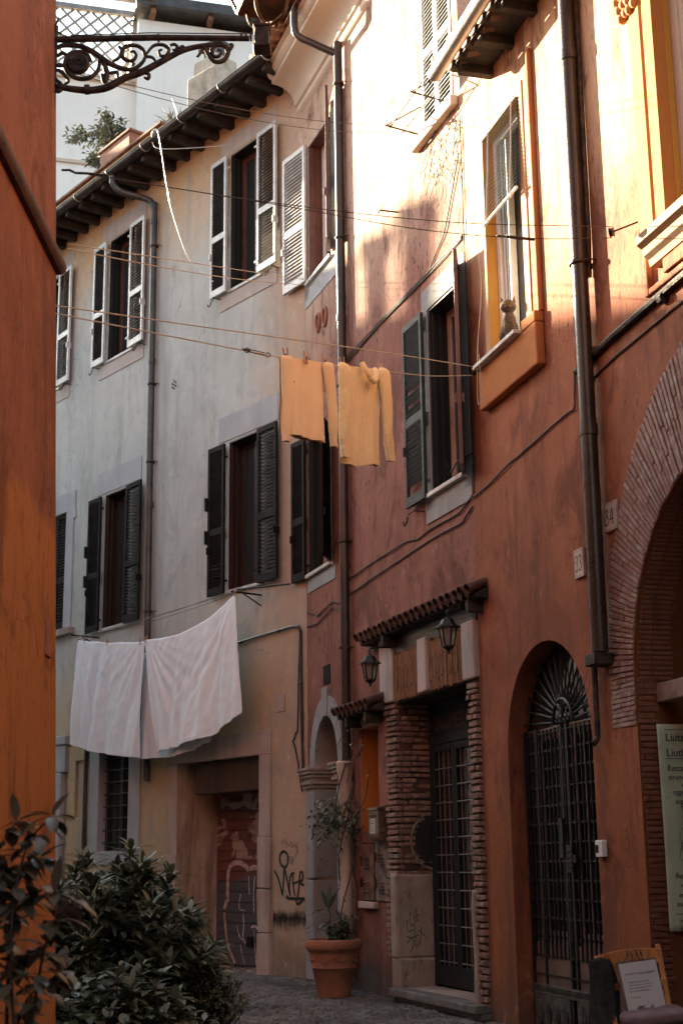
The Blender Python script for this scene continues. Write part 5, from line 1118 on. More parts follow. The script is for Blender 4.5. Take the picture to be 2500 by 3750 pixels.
bump(nc, bc, mth(nc, 'ADD', mth(nc, 'MULTIPLY', vo.outputs[0], -1.0), mth(nc, 'MULTIPLY', wv.outputs[1], .9)), .5, .010)
def line_z(s):   # height of the lower cord along WC
    P = [(-.13, 4.62), (.85, 4.82), (2.36, 5.135), (2.44, 5.155), (3.21, 5.33), (4.20, 5.575), (5.2, 5.83)]
    for a, b_ in zip(P, P[1:]):
        if a[0] <= s <= b_[0]: return a[1]+(b_[1]-a[1])*(s-a[0])/(b_[0]-a[0])
    return P[-1][1]
def garment(name, label, s0, bodyx, mat, h, sleeves, hem, seed, collar=False):
    t = thing(name, label, 'jumper', WC, (s0, 0, line_z(s0)-h)); ph = seed*1.7; z0 = line_z(s0)-h
    def fold(u, v, amp=.018): return amp*v*(sin(u*11+ph)+.5*sin(u*23+ph*2+v*2))+.004*noise.noise((u*6, v*5, ph))
    w = bodyx[1]-bodyx[0]
    mb = MB()
    def sheet(side):
        def fn(u, v):     # v 0 at the cord, 1 at the hem
            x = bodyx[0]+w*(u*(1-.05*v)+.02*v); zl = line_z(s0+x)-z0+.006
            zb = zl-h*hem(u); z = zl+(zb-zl)*v
            bulge = (.012+.02*v)*sin(pi*u)**.6
            if u < .12 or u > .88: x += (.02 if u < .5 else -.02)*sin(pi*min(1, v*1.15))*.6
            return (x, side*(.006+bulge)+fold(u, v), z)
        return fn
    mb.grid(sheet(-1), 40, 36); mb.grid(sheet(1), 40, 36)
    bd = mb.build('body', mat, t, smooth=True)
    for (xa, xb, wa, L_, yo) in sleeves:   # flattened tubes hanging beside the body
        mb = MB(); n = 22; rings = []
        for i in range(n+1):
            v = i/n; xc = xa+(xb-xa)*v; zl = line_z(s0+xa)-z0; z = zl-.005-L_*v; ww = wa*(1-.28*v)*.5*(1 if i else .8); 
            if v > .86: ww *= .86
            rings.append([mb.pt((xc+ww*cos(2*pi*k/14), yo+.45*ww*sin(2*pi*k/14)+.012*v*sin(v*7+ph+k), z+.01*cos(2*pi*k/14)*sin(v*5+ph)-.05*(1-v)*max(0, cos(2*pi*k/14))*(-1 if xb < xa else 1)*0)) for k in range(14)])
        for A_, B_ in zip(rings, rings[1:]):
            for k in range(14): mb.face(A_[k], A_[(k+1) % 14], B_[(k+1) % 14], B_[k])
        mb.face(*rings[0]); mb.build('sleeve', mat, t, smooth=True)
    # ribbed hem band
    mb = MB()
    def hb(u, v):
        x = bodyx[0]+w*(u*.95+.02); zl = line_z(s0+x)-z0+.006; zb = zl-h*hem(u)
        return (x, -(.006+.032*sin(pi*u)**.6)+fold(u, .97)-.006-.002*sin(u*150), zb-.004+v*.055)
    mb.grid(hb, 150, 4); mb.build('hem', mat, t, smooth=True)
    return t, bd
t1, bd = garment('jumper', 'plain apricot jumper hanging on the line, left of the cable knit one', 2.45, (.02, .72), yk, .66, [(.05, .045, .15, .68, -.05), (.70, .80, .16, .68, -.045)], lambda u: .93+.09*u, 1)
k = MB(); k.box(.17, .182, -.036, -.034, .50, .51); k.build('emblem', MT['cable'], t1)
def hem2(u): return 1.0+.05*u+.02*sin(u*6)
t2, bd = garment('jumper', 'mustard cable knit jumper with roll neck, hanging right of the plain one', 3.33, (.08, .82), ck, .84, [(.07, .06, .18, .79, -.06), (.80, .89, .18, .80, -.055)], hem2, 2)
mb = MB(); lz = lambda x: line_z(3.34+x)-(line_z(3.34)-.83)
cp_ = smooth_path([(.40, -.05, lz(.40)+.04), (.41, -.085, lz(.40)-.03), (.46, -.10, lz(.46)-.10), (.52, -.10, lz(.52)-.115), (.58, -.09, lz(.58)-.06), (.62, -.06, lz(.62)-.005)], 8)
mb.tube(cp_, [.030+.004*sin(i*2.2) for i in range(len(cp_))], 12, flat=.8); mb.build('collar', ck, t2, smooth=True)
peg_m = mk('wooden peg', (.50, .28, .15), .6, .15, 20, .1)
pegs = [(2.50, -38, 'tilted wooden peg at the far left of the apricot jumper'), (2.80, 6, 'wooden peg in the middle of the apricot jumper'), (3.10, 4, 'wooden peg at the right shoulder of the apricot jumper'),
        (3.40, -12, 'wooden peg at the left shoulder of the cable knit jumper'), (4.10, 10, 'pinkish wooden peg at the right shoulder of the cable knit jumper')]
peg0 = None
def make_peg(label):
    t = thing('clothes_peg', label, 'clothes peg', at=(0, 0, 0), group='wooden pegs on the jumper line')
    for s_ in (-1, 1): mb = MB(); mb.hexa([(-.008, s_*.002, -.05), (.008, s_*.002, -.05), (.008, s_*.012, -.05), (-.008, s_*.012, -.05), (-.008, s_*.014, .055), (.008, s_*.014, .055), (.008, s_*.023, .055), (-.008, s_*.023, .055)]); mb.build('prong', peg_m, t, bev=.002)
    mb = MB(); mb.tube([(-.011, 0, -.002), (.011, 0, -.002)], .009, 8); mb.build('spring', MT['wire'], t, smooth=40); return t
def copy_tree(o, label=None, group=None):
    r = o.copy(); COL.objects.link(r)
    if label: r['label'] = label
    if group: r['group'] = group
    for ch in list(o.children):
        c_ = ch.copy(); COL.objects.link(c_); c_.parent = r
        for g in ch.children: d_ = g.copy(); COL.objects.link(d_); d_.parent = c_
    return r
for i, (s, a, lb) in enumerate(pegs):
    if i == 0: peg0 = make_peg(lb); p_ = peg0
    else: p_ = copy_tree(peg0, lb)
    p_.location = WC.w(s, line_z(s)+.012, .04); p_.rotation_euler = (0, radians(a), WC.rz+radians(70 if i in (1, 2, 4) else 15)); 
# ---- white sheets on the line between two windows ----
ws, nw, bw = newmat('white cotton sheet'); v = objvec(nw); bw.inputs['Base Color'].default_value = (.84, .89, .95, 1); bw.inputs['Roughness'].default_value = .85; bw.inputs['Sheen Weight'].default_value = .2
bw.inputs['Subsurface Weight'].default_value = 0
bump(nw, bw, mth(nw, 'ADD', nz(nw, objvec(nw, (1, 1, .35)), 7, 7, .65, 1.2), mth(nw, 'MULTIPLY', nz(nw, v, 35, 5), .15)), .16, .03)
TA, TB = WG.w(-5.55, 4.93, .45), WG.w(-1.02, 4.97, .45)
def sheet(name, label, tops, bots, seed, d0=.45):
    """tops/bots: (s, z) polylines in the wall frame"""
    t = thing(name, label, 'sheet', WG, (tops[0][0], d0, bots[0][1])); ox, oz = tops[0][0], bots[0][1]; rs = random.Random(seed); ph = rs.uniform(0, 6)
    def at(L_, u):
        x = u*(len(L_)-1); i = min(int(x), len(L_)-2); f = x-i; return L_[i][0]*(1-f)+L_[i+1][0]*f, L_[i][1]*(1-f)+L_[i+1][1]*f
    def fn(u, v):
        a = at(tops, u); b_ = at(bots, u); x = a[0]+(b_[0]-a[0])*v; z = a[1]+(b_[1]-a[1])*v
        e = v**.8
        tl, tr_ = atan2(u*1.5, v+.06), atan2((1-u)*1.5, v+.06); nf = lambda *a: noise.noise(a)
        y = .11*v**.7*nf(u*5.5+.5*v, v*.8, ph)+.055*v**.8*nf(u*12+1.2*v, v*.9, ph+5)+.014*v**.5*nf(u*26, v*1.2, ph+9)
        y += .030*(1-u)**2*min(1, v*3)*nf(tl*9, .3*hypot(u, v), ph+2)+.040*u*u*min(1, v*3)*nf(tr_*9, .3, ph+7)+.008*nf(u*26+v*9, v*14, ph+3)
        z += .012*noise.noise((u*9, 1, ph))*v-.012*abs(sin(u*pi*3))*(1-v)
        return (x-ox+.02*noise.noise((u*5, v*3, 9+ph))*v, y, z-oz)
    mb = MB(); mb.grid(fn, 110, 60); mb.build('cloth', ws, t, smooth=True, solid=.003)
    mb = MB(); mb.grid(lambda u, v: (fn(u, .975+.02*v)[0], fn(u, .985)[1]-.006, fn(u, .972+.025*v)[2]), 110, 2); mb.build('hem', ws, t, smooth=True); return t
sheet('bed_sheet', 'white bed sheet hanging straight, left half of the washing below the grey house window', [(-5.52, 4.93), (-4.5, 4.76), (-3.42, 4.64)], [(-5.62, 3.27), (-5.1, 3.14), (-4.3, 3.02), (-3.52, 2.93)], 1)
sheet('bed_sheet', 'white bed sheet pulled up to a corner on the right, right half of the washing', [(-3.42, 4.66), (-2.5, 4.62), (-1.7, 4.74), (-1.02, 4.99)], [(-3.1, 2.98), (-2.5, 3.02), (-1.6, 3.10), (-.86, 3.36)], 5)
sheet('bed_sheet', 'greyish rear fold of sheet hanging behind the gap of the two white sheets', [(-3.7, 4.5), (-2.6, 4.5), (-1.9, 4.6)], [(-3.75, 2.93), (-2.7, 2.9), (-1.75, 3.05)], 9, .33)
wl = thing('clothesline', 'wire washing lines between the two lower grey house windows, carrying the white sheets', 'clothesline', WG, (-5.75, 0, 4.99))
mb = MB()
for y, z0, z1 in ((-.45, 0, .02), (-.36, .02, .10), (-.27, .0, .08)): mb.tube([(p.x, p.y, p.z) for p in sagl((-.05, y, z0), (4.75, y, z1), .06 if y > -.4 else .02)], .0045, 5)
mb.build('wires', MT['wire'], wl)
mb = MB()
for x in (.1, 4.70): mb.tube([(x, 0, .03), (x, -.50, .03)], .014, 6); mb.tube([(x, 0, -.12), (x, -.30, .02)], .010, 6); mb.build('line_bracket', MT['iron'], wl, smooth=40); mb = MB()
mb.tube([(4.55, -.30, .10), (5.45, -.06, .06)], .014, 6); mb.build('line_bracket', MT['iron'], wl, smooth=40)
for i, (s, z) in enumerate([(-5.50, 4.93), (-5.28, 4.9), (-4.55, 4.77), (-3.55, 4.66), (-3.38, 4.66), (-1.03, 5.0)]):
    p_ = copy_tree(peg0, ['white peg at the far left corner of the sheets', 'second peg from the left corner of the sheets', 'peg along the top of the left sheet', 'peg left of the gap where the sheets meet', 'peg right of the gap where the sheets meet', 'peg at the raised right corner of the sheets'][i], 'pegs on the white sheets')
    p_.location = WG.w(s, z, .45); p_.rotation_euler = (0, 0, WG.rz)
# ================= CHAIR, CUSHION, NOTICE BOARD, SCARF =================
cw = mk('honey orange beech', (.60, .24, .075), .45, .2, 6, .1, stretch=(3, 3, .6))
CH = thing('chair', 'honey coloured wooden chair with curved back rail, in front of the archway', 'chair', at=(1.95, 9.50, 0), rz=radians(8)); CH.scale = (.87, .87, .87); bpy.context.view_layer.update(); CH.rotation_euler = (0, radians(-5), radians(8))
def bar(mb, P, Q, w, d):
    P, Q = Vector(P), Vector(Q); mb.hexa([P+Vector((-w, -d, 0)), P+Vector((w, -d, 0)), P+Vector((w, d, 0)), P+Vector((-w, d, 0)), Q+Vector((-w, -d, 0)), Q+Vector((w, -d, 0)), Q+Vector((w, d, 0)), Q+Vector((-w, d, 0))])
for x in (-.21, .21):
    mb = MB(); bar(mb, (x*1.02, .18, .44), (x*1.16, .33, .93 if x < 0 else .965), .017, .014); bar(mb, (x*1.05, .24, 0), (x*1.02, .18, .44), .017, .016); mb.build('back_post', cw, CH, bev=.005)
    mb = MB(); bar(mb, (x, -.2, 0), (x, -.2, .42), .018, .018); mb.build('leg', cw, CH, bev=.005)
for z0, hh in ((.885, .05), (.70, .028)):
    mb = MB(); yy = lambda z: .18+(z-.44)*.30
    mb.grid(lambda u, v: (-.245+.49*u, yy(z0)+.035*sin(pi*u)-.01, z0-hh+2*hh*v+(.018*sin(pi*u) if z0 > .8 and v > .5 else 0)), 16, 2); mb.build('back_rail', cw, CH, solid=.018, bev=.003)
mb = MB(); mb.box(-.22, .22, -.22, .20, .42, .45); mb.build('seat', cw, CH, bev=.008)
mb = MB()
for x in (-.21, .21): mb.box(x-.012, x+.012, -.18, .2, .36, .41)
mb.box(-.2, .2, -.212, -.19, .36, .41); mb.box(-.2, .2, -.21, -.19, .17, .2); mb.build('apron', cw, CH, bev=.004)
# cushion
cu_m = mk('dusty mauve velvet', (.20, .13, .14), .9, .2, 5, .15, col2=(.15, .10, .11)); CU = thing('cushion', 'plump dusty mauve seat cushion lying on the wooden chair', 'cushion', at=tuple(CH.matrix_basis @ Vector((.01, -.04, .45))), rz=radians(8)); CU.rotation_euler = CH.rotation_euler; CU.scale = CH.scale
mb = MB(); bm_c = []
def cush(u, v):
    a = 2*pi*u; el = -pi/2+pi*v; ce = max(0.0, cos(el))**.42; sq = (abs(cos(a))**3.2+abs(sin(a))**3.2)**(-1/3.2)
    x, y = .235*sq*cos(a)*ce, .225*sq*sin(a)*ce; rr_ = hypot(x, y)/.24
    z = .055+.052*(1 if el > 0 else -1)*abs(sin(el))**.7
    if el > 0: z += .016*noise.noise((x*9, y*9, 2))-.040*max(0, 1-abs(x+.03+y*.5)/.05)*max(0, 1-rr_)
    return (x, y, z+.006*noise.noise((x*14, y*14, z*20)))
mb.grid(cush, 64, 28); mb.build('cover', cu_m, CU, smooth=True)
# notice board leaning on the chair back
NB = thing('notice_board', 'white printed notice on a brown board leaning against the chair back', 'notice', at=tuple(CH.matrix_basis @ Vector((.0, .055, .50))), rz=radians(-21)); NB.rotation_euler = (radians(-14), radians(-6), radians(6)); NB.scale = CH.scale
mb = MB(); mb.box(-.158, .152, 0, .012, -.005, .40); mb.build('board', MT['redwood'], NB, bev=.002)
mb = MB(); mb.box(-.138, .145, -.003, -.0005, .0, .385); pp = mb.build('paper', mk('white paper', (.52, .52, .54), .6, .04, 5, 0), NB)
ink = mk('print ink', (.06, .06, .07), .6, .1, 5, 0)
text3d(pp, 'lettering', 'DO NOT TOUCH PLEASE !', MT['black'], 0.0205, (-.105, -.0042, .296), ext=.0005, sx=.93)
for i, ln in enumerate(['I assist street cats, leave', '1 euro or more to help me,', 'if you take pictures of my', 'cat or my instruments.', '', 'Thank you!']):
    if ln: text3d(pp, 'lettering', ln, ink, .0165, (-.102, -.0042, .240-i*.0215), ext=.0004, sx=1.02)
k = MB()
for i, p in enumerate([[(-.09, .055), (-.085, .045), (-.07, .065), (-.04, .078), (-.01, .072), (.01, .082), (.02, .10), (.03, .086), (.05, .08)], [(-.09, .055), (-.08, .04), (-.05, .045), (-.03, .05), (0, .045), (.02, .05), (.03, .06)], [(.02, .05), (.045, .05), (.06, .062), (.05, .08)]]): k.ribbon(sp2(p, 6), .002, -.0040-i*.0002)
k.poly([(-.07, -.0036, .05), (-.04, -.0036, .05), (-.02, -.0036, .06), (-.01, -.0036, .07), (-.04, -.0036, .075), (-.07, -.0036, .064)]); k.build('drawing', mk('grey print', (.12, .12, .13), .7, .1, 9, 0), pp)
k = MB(); k.poly([(.03, -.0038, .055), (.045, -.0038, .05), (.062, -.0038, .062), (.05, -.0038, .072), (.034, -.0038, .07)]); k.build('drawing', mk('pinkish print', (.30, .15, .13), .7, .1, 9, 0), pp)
mb = MB()
for a, c_ in ((-.11, -.05), (-.03, -.02), (.03, .02), (.045, .055), (.05, .05)): mb.tube([(a, -.006, .385), (c_, -.002, .44), (c_+.012, .04, .475), (c_+.012, .06, .44)], .0035, 5)
mb.build('black_tie', MT['black'], NB)
# scarf over the left end of the chair back
SCF = thing('scarf', 'dark charcoal green knitted scarf draped over the left corner of the chair back', 'scarf', at=tuple(CH.matrix_basis @ Vector((-.25, .26, .0))), rz=radians(8)); SCF.rotation_euler = CH.rotation_euler; SCF.scale = CH.scale
scm = mk('dark green grey wool', (.030, .034, .030), .95, .3, 14, .5)
mb = MB()
def sc(u, v):
    a = 2*pi*u; w = .070+.030*sin(pi*min(1, v*1.1))+.01*v; f_ = 1+.16*sin(7*a+2*sin(v*4))+.08*sin(13*a+v*5); x = w*cos(a)*f_+.02*sin(v*7); y = .052*(.7+.5*v)*sin(a)*f_+.025*sin(v*5)
    z = .925-.82*v; rr_ = 1-max(0, (.03-v)/.03)**2*.9
    return (x*rr_-.02*sin(v*pi), y*rr_-.05*sin(v*pi*.6), z+.012*sin(3*a)*v)
mb.grid(sc, 48, 40); mb.build('cloth', scm, SCF, smooth=True)

# ================= CAT =================
CT = thing('cat', 'grey brown tabby cat sitting in the open window, looking down into the street', 'cat', WO, (1.25, .075, 6.036))
mc, nc_, bc_ = newmat('tabby fur'); v = objvec(nc_, (1, 1, 1)); wv = N(nc_, 'TexWave'); wv.bands_direction = 'Z'; wv.inputs['Scale'].default_value = 13; wv.inputs['Distortion'].default_value = 9; wv.inputs['Detail'].default_value = 4; wv.inputs['Detail Scale'].default_value = 2; nc_.links.new(v, wv.inputs[0])
c = mixc(nc_, mr(nc_, wv.outputs[1], .25, .6), (.040, .030, .024), (.12, .088, .065)); c = mixc(nc_, mth(nc_, 'MULTIPLY', nz(nc_, v, 60, 3), .35), c, (.17, .13, .10)); nc_.links.new(c, bc_.inputs['Base Color']); bc_.inputs['Roughness'].default_value = .95; bump(nc_, bc_, nz(nc_, v, 150, 3), .5, .004)
mb = MB()
def ell(b_, c, r, n=12):
    b_.grid(lambda u, v: (c[0]+r[0]*cos(2*pi*u)*sin(pi*v), c[1]+r[1]*sin(2*pi*u)*sin(pi*v), c[2]+r[2]*cos(pi*v)), n*2, n)
ell(mb, (0, .05, .12), (.10, .12, .125)); ell(mb, (0, .0, .19), (.078, .075, .115)); ell(mb, (0, -.01, .285), (.052, .05, .05))
ell(mb, (-.005, -.025, .350), (.090, .075, .074)); ell(mb, (-.005, -.088, .328), (.038, .026, .026)); ell(mb, (-.055, -.05, .328), (.038, .03, .03)); ell(mb, (.045, -.05, .328), (.038, .03, .03))
for sx in (-1, 1):
    ell(mb, (sx*.032, -.055, .10), (.024, .026, .105)); ell(mb, (sx*.034, -.075, .016), (.026, .034, .018)); ell(mb, (sx*.075, .05, .05), (.045, .08, .06))
    e = sx*.058-.005; P = [(e-.034, -.02, .390), (e+.034, -.02, .390), (e, .02, .390), (e+sx*.016, -.012, .478)]
    i_ = [mb.pt(p) for p in P]; mb.face(i_[0], i_[1], i_[3]); mb.face(i_[1], i_[2], i_[3]); mb.face(i_[2], i_[0], i_[3]); mb.face(i_[0], i_[2], i_[1])
mb.tube(smooth_path([(.09, .12, .03), (.14, .04, .02), (.11, -.05, .02), (.05, -.08, .02)], 4), .016, 8)
co = mb.build('body', mc, CT, smooth=True); rm = co.modifiers.new('remesh', 'REMESH'); rm.mode = 'VOXEL'; rm.voxel_size = .006; rm.use_smooth_shade = True; sm_ = co.modifiers.new('smooth', 'SMOOTH'); sm_.iterations = 4; sm_.factor = .6
CT.rotation_euler = (0, 0, radians(-10)); CT.scale = (.84, .84, .92)
mb = MB()
for sx in (-1, 1): ell(mb, (sx*.034-.005, -.090, .362), (.014, .009, .012), 6)
mb.build('eye', mk('amber cat eye', (.30, .24, .06), .1, .1, 5, 0), CT, smooth=True)
mb = MB()
for sx in (-1, 1): ell(mb, (sx*.034-.005, -.098, .362), (.005, .003, .010), 6)
ell(mb, (-.005, -.114, .333), (.009, .005, .006), 6); mb.build('nose_and_pupils', MT['black'], CT, smooth=True)
# ================= PLANTS =================
def leafmat(name, c1, c2, rough=.38, tr=.15):
    m, nt, b = newmat(name); gi = N(nt, 'NewGeometry'); c = mixc(nt, gi.outputs['Random Per Island'], c1, c2)
    nt.links.new(c, b.inputs['Base Color']); b.inputs['Roughness'].default_value = rough; b.inputs['Specular IOR Level'].default_value = .5; b.inputs['Transmission Weight'].default_value = 0
    if tr:
        t = N(nt, 'BsdfTranslucent'); nt.links.new(c, t.inputs[0]); mx = N(nt, 'MixShader'); mx.inputs[0].default_value = tr
        nt.links.new(b.outputs[0], mx.inputs[1]); nt.links.new(t.outputs[0], mx.inputs[2]); nt.links.new(mx.outputs[0], nt.nodes['Material Output'].inputs[0])
    return m
LM_dark = leafmat('dark glossy leaves', (.045, .065, .038), (.17, .20, .13), .35); LM_mid = leafmat('dull green small leaves', (.06, .08, .04), (.18, .19, .11), .5)
LM_sun = leafmat('grey green rooftop leaves', (.06, .07, .05), (.13, .14, .10), .5); LM_near = leafmat('near soft focus leaves', (.035, .042, .030), (.15, .155, .13), .3)
def leaf(mb, base, d, up, L, w, droop=.25, n=4, wf=None, fold=.18):
    """one leaf blade: tapering strip with a folded midrib that droops towards its tip"""
    d = Vector(d).normalized(); side = d.cross(Vector(up))
    if side.length < 1e-4: side = Vector((1, 0, 0))
    side.normalize(); nrm = side.cross(d); p = Vector(base); prev = None
    for i in range(n+1):
        t = i/n; ww = w*(wf(t) if wf else sin(pi*min(1, t*.93+.07))**.8)*.5; c = p
        if i in (0, n): row = [mb.pt(c)]
        else: row = [mb.pt(c-side*ww+nrm*ww*fold), mb.pt(c), mb.pt(c+side*ww+nrm*ww*fold)]
        if prev:
            if len(prev) == 1: mb.face(prev[0], row[1], row[0]); mb.face(prev[0], row[2], row[1])
            elif len(row) == 1: mb.face(prev[0], prev[1], row[0]); mb.face(prev[1], prev[2], row[0])
            else: mb.face(prev[0], prev[1], row[1], row[0]); mb.face(prev[1], prev[2], row[2], row[1])
        prev = row; d = (d-Vector((0, 0, droop/n*1.6))).normalized(); nrm = side.cross(d); p = p+d*(L/n)
def rdir(r, zmin=-.3, zmax=1.0):
    a = r.uniform(0, 2*pi); z = r.uniform(zmin, zmax); h = sqrt(max(0, 1-z*z)); return Vector((h*cos(a), h*sin(a), z))
def bush(name, label, at, seed, stems, lean, height, leafL, leafw, mat, spread=.5, whorl=7, group=None, step=.04, fill=0, fillbox=None, cat='shrub'):
    t = thing(name, label, cat, at=at, group=group); r = random.Random(seed); F_ = MB(); S_ = MB()
    for i in range(stems):
        a = r.uniform(0, 2*pi); rad = spread*sqrt(r.random()); bx, by = rad*.35*cos(a), rad*.35*sin(a)
        H_ = height*(1-.45*(rad/spread)**1.5)*r.uniform(.72, 1.0); P = []; n = 8
        for k in range(n+1):
            f = k/n; P.append(Vector((bx+(rad*cos(a)*.75+lean[0])*f**1.3+r.uniform(-.015, .015), by+(rad*sin(a)*.75+lean[1])*f**1.3+r.uniform(-.015, .015), H_*f)))
        S_.tube(P, [.011*(1-.75*k/n) for k in range(n+1)], 5)
        ln = sum((P[k+1]-P[k]).length for k in range(n)); m_ = int(ln*.8/step)
        for j in range(m_):
            f = .22+.78*j/m_; x = f*n; k = min(int(x), n-1); p = P[k].lerp(P[k+1], x-k); tan = (P[k+1]-P[k]).normalized()
            for q_ in range(2 if f < .93 else whorl):
                az_ = j*2.4+q_*2*pi/(2 if f < .93 else whorl)+r.uniform(-.4, .4); rd = Vector((cos(az_), sin(az_), 0)); up_ = .25+.55*f if f < .93 else r.uniform(.4, 1.6)
                leaf(F_, p, rd+tan*up_, Vector((0, 0, 1)), leafL*r.uniform(.5, 1.25), leafw*r.uniform(.6, 1.25), r.uniform(.1, .8))
    for i in range(fill):
        p = Vector((r.gauss(0, fillbox[0]*.5), r.gauss(0, fillbox[1]*.5), r.uniform(0.02, fillbox[2]))); 
        if p.z > fillbox[2]*(1-.5*(hypot(p.x/fillbox[0], p.y/fillbox[1]))**2): continue
        leaf(F_, p, rdir(r, -.4, .8), Vector((0, 0, 1)), leafL*r.uniform(.5, 1), leafw*r.uniform(.8, 1.3), r.uniform(0, .6))
    F_.build('foliage', mat, t, smooth=True); S_.build('stems', MT['cable'], t, smooth=True); return t
def gpt(x, y, Y): r = _F*FPX+_R*(x-1250)-_U*(y-1875); t = Y/r[1]; return Vector((r[0]*t, Y, 1.4+r[2]*t))
# oleander mass behind the near house corner
bush('oleander_shrub', 'tall dark oleander shrub with upright narrow leaf tips, left of the garage door', (-1.68, 10.2, 0), 21, 110, (0, 0), 1.62, .17, .038, LM_dark, .80, 10, 'dark shrubs at the left edge of the street', .032, 2200, (.7, .6, 1.35))
bush('oleander_shrub', 'oleander shrub with the highest single spray, rising in front of the pale door frame', (-1.58, 10.6, 0), 22, 60, (.12, 0), 1.66, .17, .038, LM_dark, .52, 9, 'dark shrubs at the left edge of the street', .032, 1500, (.5, .45, 1.2))
bush('broadleaf_shrub', 'low broad leaved shrub at the bottom left, in front of the oleanders', (-1.38, 9.0, 0), 23, 80, (0, 0), .92, .13, .062, LM_dark, .55, 6, 'dark shrubs at the left edge of the street', .045, 1400, (.55, .4, .8))
bush('small_leaf_shrub', 'dense shrub of tiny leaves spilling towards the cobbles, right of the oleanders', (-1.10, 10.0, 0), 24, 130, (.05, -.05), .98, .05, .022, LM_mid, .36, 5, 'dark shrubs at the left edge of the street', .02, 6000, (.38, .34, .9))
bush('low_shrub', 'low leafy plant creeping onto the cobbles at the bottom of the picture', (-.92, 9.5, 0), 25, 80, (.0, 0), .46, .08, .038, LM_mid, .48, 5, 'dark shrubs at the left edge of the street', .03, 2000, (.5, .35, .36))
# near branch in soft focus, leaning in from the left
t = thing('near_shrub', 'out of focus dark leafy branches against the near rust red wall, bottom left', 'shrub', at=(-1.25, 5.0, 0)); r = random.Random(31); F_ = MB(); S_ = MB(); o0 = Vector(t.location)
stems = [([(60, 3900), (40, 3500), (60, 3250), (110, 3080), (190, 2990)], 5.0), ([(20, 3900), (30, 3400), (-10, 3150), (60, 3010)], 5.1), ([(100, 3900), (140, 3600), (180, 3420), (260, 3300)], 4.9), ([(-40, 3800), (0, 3600), (60, 3520), (130, 3480)], 5.0),
         ([(-60, 3500), (20, 3330), (120, 3290), (200, 3270)], 5.0), ([(-60, 3300), (0, 3200), (90, 3170), (150, 3140)], 5.1), ([(0, 3900), (60, 3760), (110, 3650), (220, 3560)], 5.1)]
for P, Y in stems:
    pts = smooth_path([gpt(x, y, Y+r.uniform(-.1, .1))-o0 for x, y in P], 7); S_.tube(pts, [.007*(1-.6*i/len(pts)) for i in range(len(pts))], 5)
    for i, p in enumerate(pts):
        if i < 5: continue
        for q_ in range(2 if i % 3 else 1): leaf(F_, p, rdir(r, -.35, .6)+Vector((.25, -.1, 0)), Vector((0, 0, 1)), r.uniform(.07, .13), r.uniform(.035, .055), r.uniform(.1, .9))
    for q_ in range(5): leaf(F_, pts[-1], rdir(r, -.2, .9)+Vector((.5, 0, 0)), Vector((0, 0, 1)), r.uniform(.08, .13), r.uniform(.035, .05), .4)
F_.build('foliage', LM_near, t, smooth=True); S_.build('stems', MT['cable'], t, smooth=True)
# terracotta pot with garland relief and its plant
PX, PY = -.145, 16.15
POT = thing('terracotta_pot', 'large terracotta pot with rolled rim and garland relief, on the cobbles by the arched doorway', 'plant pot', at=(PX, PY, .0))
sc_ = 1.02
pr = [(.0, .02), (.20, .0), (.205, .03), (.215, .06), (.265, .285), (.275, .29), (.278, .31), (.272, .32), (.31, .47), (.335, .475), (.355, .50), (.358, .54), (.345, .575), (.315, .585), (.30, .57), (.285, .50), (0, .50)]
mb = MB(); mb.lathe([(a*sc_*.86, b_*sc_) for a, b_ in pr], (0, 0, 0), 48); mb.build('body', MT['terra'], POT, smooth=50)
mb = MB(); rr_ = random.Random(3)
for i in range(40):
    a = i*2*pi/40; z = .41-.045*abs(sin(a*4)); rad = (.272+(z-.32)*.25)*sc_*.86+.004
    for j in range(2): c_ = (rad*cos(a)+rr_.uniform(-.004, .004), rad*sin(a), (z+rr_.uniform(-.012, .012))*sc_); ell(mb, c_, (.012, .012, .012), 5)
for z, rad in ((.30, .283), (.465, .318)): mb.tube([(rad*sc_*.86*cos(2*pi*k/40), rad*sc_*.86*sin(2*pi*k/40), z*sc_) for k in range(41)], .007, 6, cap=False)
mb.build('garland_relief', MT['terra'], POT, smooth=True)
mb = MB(); mb.lathe([(0, .515*sc_), (.25, .51*sc_)], (0, 0, 0), 24); mb.build('soil', MT['darkwood'], POT)
PL = thing('pot_plant', 'young long leaved plant growing in the terracotta pot', 'plant', at=(PX, PY, .55)); r = random.Random(12); F_ = MB(); S_ = MB()
P = smooth_path([(-.05, 0, 0), (-.06, 0, .15), (-.03, 0, .28), (-.05, .0, .36)], 5); S_.tube(P, [.012*(1-.4*i/len(P)) for i in range(len(P))], 6)
for i in range(13): p = P[4+(i*3) % (len(P)-4)]; a = pi+r.uniform(-1.4, 1.4) if i % 3 else r.uniform(-.8, .8); leaf(F_, p, (cos(a), sin(a)*.7, r.uniform(.3, .9)), (0, 0, 1), r.uniform(.22, .34), r.uniform(.035, .055), r.uniform(.5, 1.1), n=7)
for i in range(4): leaf(F_, P[-1], (r.uniform(-.4, .7), r.uniform(-.4, .2), 1), (0, 1, 0), r.uniform(.2, .30), .05, .3, n=7)
for k in range(16):
    b0_ = Vector((r.uniform(-.02, .22), r.uniform(-.12, .12), 0)); P2 = smooth_path([b0_, b0_+Vector((r.uniform(-.03, .05), 0, r.uniform(.08, .14))), b0_+Vector((r.uniform(-.06, .12), r.uniform(-.05, .05), r.uniform(.17, .30)))], 4); S_.tube(P2, .005, 5)
    for p in P2[2:]:
        for q_ in range(3): leaf(F_, p, rdir(r, -.3, .8), (0, 0, 1), r.uniform(.06, .12), r.uniform(.02, .035), r.uniform(.2, .8))
F_.build('foliage', LM_dark, PL, smooth=True); S_.build('stem', MT['cable'], PL, smooth=True)
